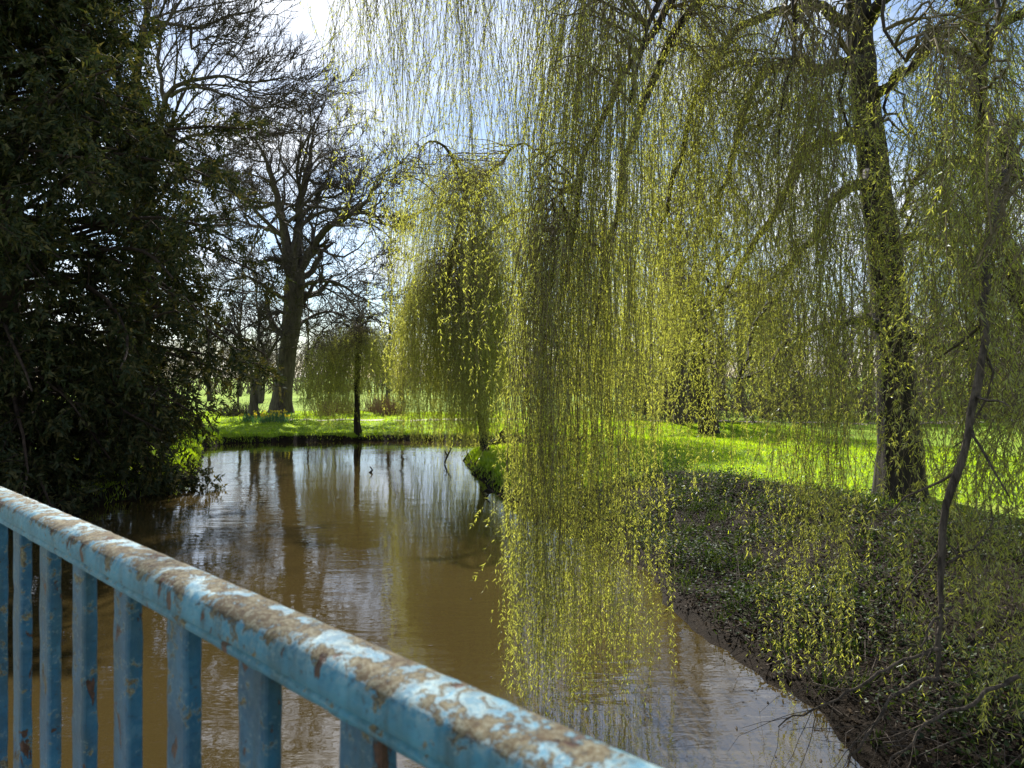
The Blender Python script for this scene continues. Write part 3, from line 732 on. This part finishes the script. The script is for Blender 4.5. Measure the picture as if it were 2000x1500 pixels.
# front willow, trunk on the right bank
front_limbs = [
    [(1690, 260, 14, 34), (1600, 285, 13, 26), (1545, 292, 12.4, 22), (1528, 345, 12, 18), (1480, 470, 11.4, 14), (1400, 570, 11, 10), (1365, 630, 10.8, 6)],
    [(1682, 120, 14, 34), (1600, 105, 13, 28), (1520, 112, 12, 22), (1470, 160, 11.3, 17), (1430, 280, 10.8, 12), (1400, 420, 10.5, 7)],
    [(1672, -100, 13.6, 36), (1520, -140, 11.5, 28), (1380, -60, 10, 22), (1310, 0, 9.3, 18), (1250, 110, 8.8, 17), (1185, 190, 8.5, 15), (1140, 300, 8.2, 12), (1118, 420, 8.0, 10), (1104, 560, 7.8, 7)],
    [(1672, -60, 13.6, 34), (1480, -120, 11, 26), (1350, 10, 9.6, 20), (1290, 150, 9.1, 18), (1240, 260, 8.8, 16), (1200, 420, 8.5, 12), (1160, 640, 8.2, 7)],
    [(1660, -200, 13.4, 34), (1400, -330, 10.5, 26), (1150, -300, 9.3, 19), (950, -230, 9.0, 13), (800, -170, 9.2, 9), (690, -120, 9.4, 5)],
    [(1660, -250, 13.4, 30), (1450, -420, 11, 24), (1200, -480, 9.5, 18), (1000, -440, 9, 12), (860, -380, 9.0, 7)],
    [(1676, 60, 14, 28), (1560, 10, 12.4, 22), (1460, 60, 11.2, 17), (1380, 180, 10.4, 14), (1330, 330, 10, 11), (1290, 480, 9.7, 7)],
    [(1665, -160, 13.5, 30), (1540, -240, 11, 24), (1430, -180, 9.4, 18), (1330, -60, 8.4, 14), (1270, 60, 7.8, 10), (1230, 200, 7.5, 6)],
    [(1735, 640, 13.7, 24), (1660, 625, 12.8, 17), (1590, 640, 12, 13), (1500, 690, 11.4, 8), (1440, 740, 11, 5)],
    [(1700, 330, 14, 30), (1640, 400, 12.8, 20), (1560, 530, 11.8, 15), (1500, 640, 11.2, 11), (1440, 760, 10.8, 6)],
    [(1668, -120, 13.6, 30), (1700, -260, 11, 24), (1720, -250, 9, 18), (1700, -120, 7.8, 13), (1680, 60, 7.3, 9), (1660, 260, 7.1, 5)],
    [(1670, -80, 13.6, 28), (1600, -220, 11, 22), (1560, -200, 9, 17), (1540, -60, 8, 12), (1530, 120, 7.6, 8), (1520, 300, 7.4, 5)],
    [(1725, 480, 13.9, 26), (1790, 470, 13, 18), (1860, 500, 12.4, 15), (1930, 540, 12, 11), (2010, 560, 11.8, 7)],
    [(1742, 660, 13.8, 26), (1790, 645, 13.4, 20), (1860, 665, 13, 17), (1925, 686, 12.7, 14), (2000, 690, 12.4, 9)],
    [(1690, 200, 14, 26), (1780, 120, 12.8, 20), (1880, 60, 11.8, 15), (1960, 0, 11.2, 10), (2040, -40, 11, 6)],
    [(1680, 60, 14, 26), (1760, -80, 12.5, 20), (1860, -140, 11.4, 14), (1960, -120, 10.8, 8)],
]
def interp(xs_, ys_): return lambda x: np.interp(x, xs_, ys_)
willow('large weeping willow with thick dark trunk on the right bank, strands hanging over water',
    [(1757, 990, 14, 86), (1752, 930, 14, 76), (1752, 850, 14, 72), (1748, 740, 13.9, 66), (1740, 620, 13.9, 62), (1722, 470, 13.9, 60), (1698, 300, 14, 54), (1682, 120, 14, 48), (1672, -80, 13.7, 42), (1655, -300, 13.2, 30)],
    front_limbs,
    [dict(x=(975, 1300), d=(6.3, 8.8), top=(-380, 250), bot=(1020, 1420), pow=0.6, n=300, bunch=6, gather=0.5, wob=1.05),
     dict(x=(985, 1110), d=(6.5, 8.0), top=(250, 600), bot=(1000, 1400), pow=0.5, n=140, bunch=6, gather=0.5, wob=1.0),
     dict(x=(600, 1000), d=(8.2, 10.5), top=(-340, -60), bot=(interp([600, 700, 800, 900, 1000], [20, 80, 200, 300, 420]), interp([600, 660, 700, 800, 900, 1000], [240, 330, 420, 590, 760, 880])), n=230, bunch=4, gather=0.7, leaf=0.5, wob=1.3),
     dict(x=(850, 1270), d=(7.8, 10), top=(-380, -40), bot=(300, 820), n=200, bunch=5, gather=0.55, leaf=0.55, wob=1.5),
     dict(x=(1200, 1520), d=(8.2, 11), top=(-260, 300), bot=(480, 1000), n=270, bunch=6, gather=0.6, wob=2.4),
     dict(x=(1430, 1650), d=(8, 11.5), top=(-150, 450), bot=(400, 900), n=200, bunch=6, gather=0.6, wob=3.0),
     dict(x=(1230, 1650), d=(8.5, 12.5), top=(-300, 60), bot=(180, 640), n=310, bunch=6, gather=0.6, wob=3.2, leaf=0.7),
     dict(x=(1480, 1690), d=(6.4, 8.4), top=(-120, 200), bot=(860, 1400), n=150, bunch=6, gather=0.65, wob=1.8)],
    101, 40, (0.030, 0.062), (0.0062, 0.0105), 0.0033, M_WILLOW, side=0.6)

# second willow, its trunk just outside the frame on the right
right_limbs = [
    [(1985, 540, 11, 46), (1948, 460, 10.8, 42), (1926, 340, 10.6, 38), (1905, 200, 10.3, 34), (1890, 60, 10, 28), (1870, -120, 9.6, 20), (1800, -250, 9, 12)],
    [(1905, 210, 10.3, 22), (1860, 140, 9.4, 18), (1800, 90, 8.6, 14), (1750, 120, 8, 9), (1720, 240, 7.8, 5)],
    [(1890, 60, 10, 22), (1960, -60, 8.4, 18), (2000, -120, 7, 16), (1980, -60, 6.2, 12), (1940, 80, 5.8, 8), (1910, 260, 5.6, 5)],
    [(1930, 380, 10.6, 26), (2000, 260, 9.2, 24), (2010, 240, 8.2, 26), (1965, 320, 7.7, 27), (1950, 400, 7.2, 24)],
    [(1895, 100, 10, 22), (2060, -30, 8, 18), (2120, 0, 6.5, 14), (2090, 160, 5.6, 9), (2050, 360, 5.2, 5)],
    [(1920, 300, 10.6, 20), (1850, 300, 9.6, 15), (1790, 350, 9, 11), (1760, 460, 8.7, 6)],
    [(1885, 0, 10, 20), (1820, -140, 8.4, 16), (1780, -180, 7.2, 13), (1770, -60, 6.5, 9), (1770, 120, 6.2, 5)],
]
willow('willow at the right edge with a dark stem bending up past the frame',
    [(2090, 1010, 11.3, 60), (2085, 900, 11.3, 56), (2060, 760, 11.2, 52), (2020, 640, 11.1, 50), (1985, 540, 11, 46)],
    right_limbs,
    [dict(x=(1800, 2040), d=(4.6, 6.4), top=(-160, 350), bot=(820, 1440), pow=0.7, n=110, bunch=6, gather=0.65, wob=2.2),
     dict(x=(1750, 2060), d=(6.5, 10), top=(-260, 200), bot=(300, 660), n=250, bunch=6, gather=0.6, wob=3.2, leaf=0.8),
     dict(x=(1680, 1960), d=(7, 10), top=(200, 500), bot=(560, 900), n=75, bunch=3, gather=0.6, wob=4.5),
     dict(x=(1880, 2050), d=(4.2, 5.4), top=(300, 700), bot=(1150, 1460), n=55, bunch=6, gather=0.65, wob=1.6)],
    131, 36, (0.032, 0.062), (0.007, 0.011), 0.0031, M_WILLOW, side=0.7, extra=hanging_branch)

# willow in the middle, feet in the water off the grassy point
D = 29
mid_limbs = [
    [(850, 640, D, 40), (880, 520, D, 32), (930, 420, D, 26), (905, 325, D - 1, 16), (860, 300, D - 2, 9), (815, 310, D - 3, 5), (785, 345, D - 4, 2)],
    [(880, 520, D, 28), (960, 440, D + 1, 22), (1040, 400, D + 1, 16), (1110, 430, D + 1, 9), (1150, 520, D + 1, 5)],
    [(930, 420, D, 24), (960, 330, D + 1, 19), (1010, 270, D + 1, 13), (1060, 300, D + 1, 7)],
    [(860, 580, D, 26), (920, 520, D + 3, 20), (990, 530, D + 4, 13), (1040, 600, D + 4, 7)],
    [(930, 420, D, 22), (870, 400, D + 2, 17), (820, 400, D + 3, 12), (780, 440, D + 3, 6)],
]
willow('pale yellow green weeping willow leaning from the grassy point over the stream',
    [(948, 892, 27.0, 16), (944, 850, 27.2, 13), (928, 770, 27.8, 12), (890, 690, 28.6, 11), (856, 630, D, 10)],
    mid_limbs,
    [dict(x=(752, 905), d=(24.5, 32), top=(interp([752, 800, 900], [560, 470, 380]), interp([752, 800, 900], [690, 640, 620])), bot=(interp([752, 800, 1000], [650, 680, 660]), interp([752, 800, 1000], [850, 888, 885])), pow=0.75, n=470, bunch=4, gather=0.2, wob=1.4),
     dict(x=(870, 1020), d=(24, 33), top=(360, 640), bot=(640, 890), pow=0.75, n=700, wob=1.4, bunch=5, gather=0.3),
     dict(x=(860, 985), d=(23.5, 26), top=(480, 660), bot=(760, 895), pow=0.7, n=230, bunch=4, gather=0.3, wob=1.3),
     dict(x=(1000, 1340), d=(25, 33), top=(340, 600), bot=(640, 850), n=480, bunch=6, gather=0.4),
     dict(x=(735, 1080), d=(24.5, 33), top=(interp([735, 800, 900, 1080], [330, 260, 230, 260]), interp([735, 800, 900, 1080], [420, 420, 460, 460])), bot=(440, 780), n=820, bunch=4, gather=0.25, leaf=0.65)],
    151, 26, (0.06, 0.12), (0.013, 0.021), 0.0048, M_WILLOW_FAR, side=0.5, wob=0.16, K=11)

# small willow at the far water edge
D = 36.9
willow('small round weeping willow with single straight trunk at the far water edge', 
    [(700, 856, D, 13), (697, 820, D, 11), (699, 740, D, 10), (701, 680, D, 13), (702, 640, D, 10)],
    [[(701, 690, D, 10), (680, 640, D - .5, 8), (650, 635, D - 1, 6), (615, 660, D - 1.5, 4), (595, 700, D - 1.5, 2)],
     [(701, 680, D, 10), (720, 640, D, 8), (745, 630, D, 6), (765, 650, D, 3)],
     [(702, 645, D, 9), (690, 615, D + .5, 6), (660, 620, D + 1, 4), (640, 650, D + 1, 2)],
     [(702, 650, D, 9), (705, 620, D - 1, 6), (700, 625, D - 2, 4), (695, 660, D - 2.5, 2)],
     [(702, 650, D, 9), (720, 610, D + 1, 6), (740, 605, D + 2, 4), (755, 640, D + 2.5, 2)]],
    [dict(x=(574, 785), d=(33.8, 39.5), top=(interp([574, 600, 640, 700, 750, 785], [715, 665, 632, 606, 615, 655]), interp([574, 600, 640, 700, 750, 785], [760, 715, 690, 665, 670, 700])), bot=(interp([574, 600, 640, 700, 785], [760, 770, 760, 700, 690]), interp([574, 600, 680, 720, 785], [815, 838, 845, 800, 770])), n=760, bunch=3, gather=0.2, wob=1.5)],
    171, 19, (0.06, 0.13), (0.016, 0.025), 0.0055, M_WILLOW_FAR, side=0.4, wob=0.12, K=9)

# willow on the far side of the lawn
D = 33.5
willow('ivy dark willow with curved trunk on the far side of the bright lawn',
    [(1383, 832, D, 32), (1372, 780, D, 26), (1366, 700, D, 24), (1366, 640, D, 22), (1380, 580, D, 19)],
    [[(1380, 585, D, 18), (1400, 545, D, 15), (1440, 500, D, 11), (1490, 490, D, 7), (1520, 530, D, 4)],
     [(1370, 610, D, 14), (1340, 540, D, 12), (1310, 500, D - 1, 8), (1280, 520, D - 1, 4)],
     [(1385, 575, D, 14), (1390, 500, D - 1, 11), (1410, 450, D - 2, 7), (1430, 480, D - 3, 4)],
     [(1375, 600, D, 12), (1400, 560, D - 2, 9), (1420, 570, D - 3, 6), (1430, 620, D - 4, 3)]],
    [dict(x=(1390, 1530), d=(29.5, 36), top=(500, 620), bot=(650, 800), n=260, bunch=9, gather=0.5),
     dict(x=(1260, 1400), d=(31, 36), top=(480, 600), bot=(600, 760), n=200, bunch=9, gather=0.5)],
    191, 14, (0.07, 0.13), (0.014, 0.023), 0.007, M_WILLOW_FAR, side=0.4, wob=0.14, K=10)

# ------------------------------------------------------------------ woodland beyond the lawn
def wood_variant(seed, H):
    rng = RNG(seed)
    z = np.linspace(0, 1, 12)
    tp = np.stack([0.3 * np.cumsum(rng.normal(size=12)) * 0.4, 0.3 * np.cumsum(rng.normal(size=12)) * 0.4, z * H], 1); tp[:, :2] -= tp[:1, :2]
    tp[0, 2] = -0.3
    tr = H * 0.016 * (1 - 0.85 * z)
    b1, r1 = grow(rng, tp[None], tr[None], 20, (0.15, 1.0), (0.25, 0.5), (42, 12), 8, 0.14, (0, 0, 0.06), 0.5, 0.25, 0.5)
    b2, r2 = grow(rng, b1, r1, 7, (0.2, 1.0), (0.35, 0.6), (38, 12), 5, 0.14, (0, 0, 0.05), 0.55, 0.4, 0.4, rmin=0.018)
    b3, r3 = grow(rng, b2, r2, 5, (0.2, 1.0), (0.4, 0.7), (36, 12), 3, 0.14, (0, 0, 0.05), 0.6, 0.6, 0.4, rmin=0.013)
    g = Geo(); tubes(g, b1, r1, 4); tubes(g, b2, r2, 3); tubes(g, b3, r3, 3)
    return trunk_geo(tp, tr, 10, 0.5, rng, 0.08).mesh('trunk', M_BARK, (0, 0, 0), True), g.mesh('crown', M_WOODTWIG, (0, 0, 0), True)
variants = [wood_variant(300 + k, h) for k, h in enumerate((13, 10, 8, 15, 6))]
rng = RNG(77)
spots = [(1325, 37.5, 0), (1350, 38.5, 3)]
for k in range(64): spots.append((rng.uniform(1240, 2080), rng.uniform(41, 75), int(rng.integers(0, 5))))
for k in range(10): spots.append((rng.uniform(760, 1240), rng.uniform(52, 75), int(rng.integers(0, 5))))
for k in range(12): spots.append((rng.uniform(330, 780), rng.uniform(62, 95), int(rng.integers(0, 5))))
for k in range(14): spots.append((rng.uniform(1180, 2080), rng.uniform(44, 56), int(rng.integers(0, 4))))
for k, (px_, d_, vi) in enumerate(spots):
    X = (px_ - CX) / F * d_; z = float(height(np.array([X]), np.array([d_]))[0])
    if k == 0: lab, grp = 'upright bare tree just left of the curved lawn willow', None
    elif k == 1: lab, grp = 'bare tree close behind the curved willow beyond the lawn', None
    elif k < 66: lab, grp = 'bare brown woodland tree beyond the sunny lawn, seen through willow strands', 'woodland trees beyond the lawn'
    elif k >= 88: lab, grp = 'bare brown woodland tree beyond the sunny lawn, seen through willow strands', 'woodland trees beyond the lawn'
    elif k >= 76: lab, grp = 'small bare tree in the field behind the massive far bank tree', 'trees in the far field'
    else: lab, grp = 'bare tree in the distance behind the middle willow', 'distant trees behind the middle willow'
    o = thing('woodland_tree', (X, d_, z), lab, 'tree', grp)
    o.rotation_euler.z = rng.uniform(0, 6.28); s0 = rng.uniform(0.8, 1.15); o.scale = (s0, s0, s0 * rng.uniform(0.9, 1.1))
    link('trunk', variants[vi][0], o); link('crown', variants[vi][1], o, kind='stuff')

# scrub under the woodland and far wood on the horizon
def brush(name, label, n, xr, dr, hr, rngseed, material, rr_=0.012, clear=None, cat='scrub'):
    rng = RNG(rngseed); px_ = rng.uniform(*xr, n); d_ = rng.uniform(*dr, n)
    X = (px_ - CX) / F * d_; Z = height(X, d_)
    K = 5; pts = np.empty((n, K, 3)); pts[:, 0] = np.stack([X, d_, Z - 0.05], 1)
    d = unit(rng.normal(size=(n, 3)) * np.array([0.45, 0.45, 0.1]) + np.array([0, 0, 1.0])); h = rng.uniform(*hr, n)
    for k in range(1, K):
        d = unit(d + rng.normal(size=(n, 3)) * 0.22); pts[:, k] = pts[:, k - 1] + d * (h / (K - 1))[:, None]
    rad = np.linspace(1, 0.4, K)[None] * rng.uniform(0.6, 1.4, n)[:, None] * rr_
    g = Geo(); tubes(g, pts, rad, 3)
    b, r = grow(rng, pts, rad, 5, (0.2, 1.0), (0.3, 0.55), (40, 15), 4, 0.2, (0, 0, 0.03), 0.7, 0.5, 0.3, rmin=rr_ * 0.5)
    tubes(g, b, r, 3)
    link(name, g.mesh(name, material, (0, 0, 0), True), kind='stuff', label=label, cat=cat)
brush('scrub', 'brown leafless undergrowth along the back of the lawn', 1700, (1200, 2150), (39.5, 62), (1.2, 5.5), 401, M_WOODTWIG, 0.024)
brush('far_wood', 'hazy brown line of far woodland behind the field', 1400, (-100, 1350), (100, 150), (5, 12), 402, M_WOODTWIG, 0.075, cat='wood')

# ------------------------------------------------------------------ small planting on the far bank
rng = RNG(88)
for k in range(11):
    px_ = rng.uniform(625, 790); d_ = rng.uniform(46, 52); X = (px_ - CX) / F * d_; z = float(height(np.array([X]), np.array([d_]))[0])
    o = thing('dogwood_shrub', (X, d_, z), 'leafless reddish shrub behind the small far bank willow', 'shrub', 'reddish shrubs on the far bank')
    n = 70; p0 = rng.normal(size=(n, 3)) * np.array([0.35, 0.35, 0]); d = unit(rng.normal(size=(n, 3)) * 0.3 + np.array([0, 0, 1])); h = rng.uniform(0.7, 1.5, n)[:, None]
    pts = np.stack([p0, p0 + d * h * 0.5, p0 + d * h + rng.normal(size=(n, 3)) * 0.05], 1)
    g = Geo(); tubes(g, pts, np.tile([[0.013, 0.011, 0.007]], (n, 1)), 3)
    link('stems', g.mesh('stems', M_DOGWOOD), o, kind='stuff')
for k in range(3):
    px_ = (448, 466, 484)[k]; d_ = 46 + k * 0.7; X = (px_ - CX) / F * d_; z = float(height(np.array([X]), np.array([d_]))[0])
    o = thing('bramble_shrub', (X, d_, z), 'low brown leafless shrub behind the daffodils', 'shrub', 'brown shrubs behind the daffodils')
    n = 160; p0 = rng.normal(size=(n, 3)) * np.array([0.5, 0.4, 0]); d = unit(rng.normal(size=(n, 3)) * 0.5 + np.array([0, 0, 0.8])); h = rng.uniform(0.4, 1.0, n)[:, None]
    pts = np.stack([p0, p0 + d * h * 0.5, p0 + d * h + rng.normal(size=(n, 3)) * 0.12], 1)
    g = Geo(); tubes(g, pts, np.tile([[0.013, 0.011, 0.008]], (n, 1)), 3)
    link('stems', g.mesh('stems', M_TWIG), o, kind='stuff')
for k in range(16):
    px_ = rng.uniform(476, 575); d_ = rng.uniform(40.5, 44.5); X = (px_ - CX) / F * d_; z = float(height(np.array([X]), np.array([d_]))[0])
    o = thing('daffodil_clump', (X, d_, z), 'clump of yellow daffodils in front of the massive bare tree', 'flowers', 'daffodils on the far bank')
    n = 46; p0 = rng.normal(size=(n, 3)) * np.array([0.28, 0.28, 0]); g = Geo()
    leaves(g, p0, rng.normal(size=(n, 3)) * 0.25 + np.array([0, 0, 1]), rng.normal(size=(n, 3)), rng.uniform(0.28, 0.5, n), 0.035, 0.05)
    link('leaves', g.mesh('leaves', M_DAFFLEAF), o, kind='stuff')
    for f in range(4):
        c = np.array([rng.normal() * 0.25, rng.normal() * 0.25, rng.uniform(0.38, 0.52)]); g = Geo()
        a = np.linspace(0, 2 * math.pi, 6, endpoint=False); dirs = np.stack([np.cos(a), np.full(6, -0.25), np.sin(a)], 1)
        leaves(g, np.tile(c, (6, 1)), dirs, np.cross(dirs, [0, 1, 0]), 0.07, 0.045)
        tubes(g, np.stack([c, c + [0, -0.03, 0], c + [0, -0.055, 0]])[None], np.array([[0.012, 0.018, 0.026]]), 8)
        tubes(g, np.stack([c, c - [0, 0, 0.2], [c[0], c[1], 0]])[None], np.array([[0.006, 0.006, 0.006]]), 3)
        link('flower', g.mesh('flower', M_DAFF), o)
for px_, d_, lab in ((465, 58, 'short wooden fence post in the far field left of the massive tree'), (757, 62, 'wooden fence post in the far field right of the small willow')):
    X = (px_ - CX) / F * d_; z = float(height(np.array([X]), np.array([d_]))[0])
    g = Geo(); tubes(g, np.array([[(0, 0, -0.2), (0, 0, 1.15), (0, 0, 1.2), (0, 0, 1.21)]], float), np.array([[0.09, 0.085, 0.07, 0.002]]), 10)
    o = link('fence_post', g.mesh('fence_post', M_POST), label=lab, cat='post'); o.location = (X, d_, z)

# ------------------------------------------------------------------ sticks in the water
def stick(name, label, parts, cat='branch'):
    base = P(*parts[0][0][:3]); g = Geo()
    for lp in parts:
        p, r = limb(lp, 12, 1); p[:, 2] = p[:, 2]; tubes(g, p[None], r[None], 6)
    o = link(name, g.mesh(name, M_WBARK, base, True), label=label, cat=cat); o.location = tuple(base); return o
stick('floating_stick', 'small dark forked stick poking out of the open water', [[(718, 926, 24.6, 3), (724, 922, 24.6, 5), (728, 918, 24.6, 3), (722, 911, 24.6, 2)]])
stick('drowned_branch', 'dark curved branch sticking out of the water by the grassy point', [[(945, 960, 20.6, 4), (955, 955, 20.6, 6), (975, 972, 20.2, 6), (992, 982, 19.6, 5)], [(955, 955, 20.6, 4), (948, 945, 20.6, 4), (958, 935, 20.6, 3)]])
stick('driftwood_log', 'black driftwood log on the shore behind the grassy point', [[(945, 878, 32.2, 14), (962, 868, 32.2, 18), (980, 850, 32.2, 14), (988, 835, 32.2, 6)], [(962, 868, 32.2, 8), (975, 862, 32, 6), (990, 868, 31.8, 4)]])
stick('drowned_twigs', 'thin dark twigs rising from the water below the middle willow', [[(868, 905, 27, 3), (874, 890, 27, 4), (882, 875, 27, 3)], [(874, 890, 27, 3), (868, 880, 27, 2)], [(905, 900, 28, 3), (915, 885, 28, 2)]])

# ------------------------------------------------------------------ ground plants
rng = RNG(91)
n = 5200; x = rng.uniform(-10, 6, n); y = rng.uniform(3, 35, n); s = sdist(x, y)
k = (s < -0.03) & (rng.random(n) < np.exp(s * 1.1) * 0.9 + 0.012); x, y = x[k], y[k]; n = len(x)
g = Geo(); zz_ = np.zeros(n); dd_ = rng.normal(size=(n, 3)) * np.array([1, 1, 0.04])
leaves(g, np.stack([x, y, zz_ + 0.006], 1), dd_, np.cross(dd_, [0, 0, 1.0]), rng.uniform(0.03, 0.09, n), rng.uniform(0.012, 0.03, n), 0.04)
link('floating_leaves', g.mesh('floating_leaves', M_LITTER), kind='stuff', label='dead leaves and scum floating along the water margin', cat='leaves')
def scatter(n, xr, yr, cond):
    x = rng.uniform(*xr, n); y = rng.uniform(*yr, n); s = sdist(x, y); k = cond(x, y, s)
    return x[k], y[k], s[k]
# lawn grass
x1, y1, s1 = scatter(115000, (-3, 14), (13, 40), lambda x, y, s: (s > 0.15) & (np.abs(x) < 0.78 * y) & ((soil_at(x, y, s) < 0.45) | (rng.random(len(x)) < 0.04)))
x2, y2, s2 = scatter(70000, (-22, 8), (30, 52), lambda x, y, s: (s > 0.05) & (y > 34))
x3, y3, s3 = scatter(26000, (-2.5, 3), (19, 32), lambda x, y, s: (s > 0.02) & (s < 3.5))
x4, y4, s4 = scatter(40000, (-18, -8), (18, 36), lambda x, y, s: (s > 0.02) & (s < 4.0))
gxx = np.concatenate([x1, x2, x3, x4]); gyy = np.concatenate([y1, y2, y3, y4]); gss = np.concatenate([s1, s2, s3, s4]); n = len(gxx)
p = np.stack([gxx, gyy, height(gxx, gyy, gss) - 0.01], 1)
edge = np.exp(-gss / 0.8); hgt = rng.uniform(0.05, 0.11, n) * (1 + 1.1 * edge) ; wd = 0.006 + 0.00042 * gyy
d = unit(rng.normal(size=(n, 3)) * 0.42 + np.array([0, 0, 1.0])) ; a = rng.uniform(0, 6.28, n); sdv = np.stack([np.cos(a), np.sin(a), np.zeros(n)], 1) * wd[:, None]
V = np.stack([p - sdv, p + sdv, p + d * hgt[:, None]], 1)
g = Geo(); g.add(V, None, np.arange(n * 3).reshape(-1, 3))
link('grass', g.mesh('grass', M_GRASS), kind='stuff', label='short fresh green grass on the lawn and banks', cat='grass')
# ivy and nettles on the right bank
x, y, s = scatter(170000, (1.5, 13), (4, 19), lambda x, y, s: (s > 0.12) & (soil_at(x, y, s) > 0.3) & (np.abs(x) < 0.85 * y))
cl = np.sin(x * 2.1 + 0.7 * y) + np.sin(y * 1.9 - x * 0.8) + 0.8 * np.sin(3.7 * x + 2.9 * y)
k = rng.random(len(x)) < np.clip(0.42 + 0.30 * cl, 0.05, 1) * np.clip((s + 0.1) / 0.7, 0.2, 1); x, y, s = x[k], y[k], s[k]; n = len(x)
p = np.stack([x, y, height(x, y, s) + rng.uniform(0.0, 0.16, n) + 0.34 * np.clip(cl[k] - 0.5, 0, 1) * rng.random(n)], 1)
g = Geo(); ll_ = rng.uniform(0.025, 0.06, n)
leaves(g, p, rng.normal(size=(n, 3)) * np.array([1, 1, 0.35]), rng.normal(size=(n, 3)) * np.array([1, 1, 0.4]), ll_, ll_ * 0.85, 0.08)
link('ivy', g.mesh('ivy', M_IVY), kind='stuff', label='dark glossy ivy and nettles covering the right bank slope', cat='ground cover')
x, y, s = scatter(42000, (1.5, 13), (4, 17), lambda x, y, s: (s > 0.05) & (soil_at(x, y, s) > 0.3) & (np.abs(x) < 0.85 * y)); n = len(x)
p = np.stack([x, y, height(x, y, s) + rng.uniform(0.0, 0.035, n)], 1); g = Geo(); ll_ = rng.uniform(0.03, 0.09, n)
leaves(g, p, rng.normal(size=(n, 3)) * np.array([1, 1, 0.4]), rng.normal(size=(n, 3)) * np.array([1, 1, 0.4]), ll_, ll_ * 0.4, 0.12)
link('leaf_litter', g.mesh('leaf_litter', M_LITTER), kind='stuff', label='brown dead leaves lying on the muddy right bank', cat='leaf litter')
# rank grass and nettles in tufts
x, y, s = scatter(520, (1.5, 12), (4.5, 18), lambda x, y, s: (s > 0.2) & (soil_at(x, y, s) > 0.25) & (np.abs(x) < 0.82 * y)); m_ = len(x)
x = np.repeat(x, 26) + rng.normal(size=m_ * 26) * 0.07; y = np.repeat(y, 26) + rng.normal(size=m_ * 26) * 0.07; n = len(x)
hh = np.repeat(rng.uniform(0.10, 0.34, m_), 26) * rng.uniform(0.5, 1.2, n)
g = Geo(); leaves(g, np.stack([x, y, height(x, y) - 0.01], 1), rng.normal(size=(n, 3)) * 0.45 + np.array([0, 0, 1.0]), rng.normal(size=(n, 3)), hh, rng.uniform(0.008, 0.02, n), 0.1, True)
link('weeds', g.mesh('weeds', M_IVY), kind='stuff', label='tufts of rank grass and young nettles on the right bank', cat='weeds')
# fallen twigs on the bank
x, y, s = scatter(2600, (1.6, 10), (4.5, 15), lambda x, y, s: (s > 0.1) & (s < 5) & (np.abs(x) < 0.8 * y)); n = len(x)
p0 = np.stack([x, y, height(x, y, s) + 0.03], 1); a = rng.uniform(0, 6.28, n); d = np.stack([np.cos(a), np.sin(a), np.abs(rng.normal(size=n)) * 0.35], 1); L_ = rng.uniform(0.15, 0.6, n)[:, None]
g = Geo(); tubes(g, np.stack([p0, p0 + d * L_ * 0.5 + rng.normal(size=(n, 3)) * 0.015, p0 + d * L_ + rng.normal(size=(n, 3)) * 0.03], 1), np.tile([[0.006, 0.005, 0.002]], (n, 1)), 4)
link('twig_litter', g.mesh('twig_litter', M_TWIG), kind='stuff', label='thin fallen twigs scattered over the right bank', cat='twigs')
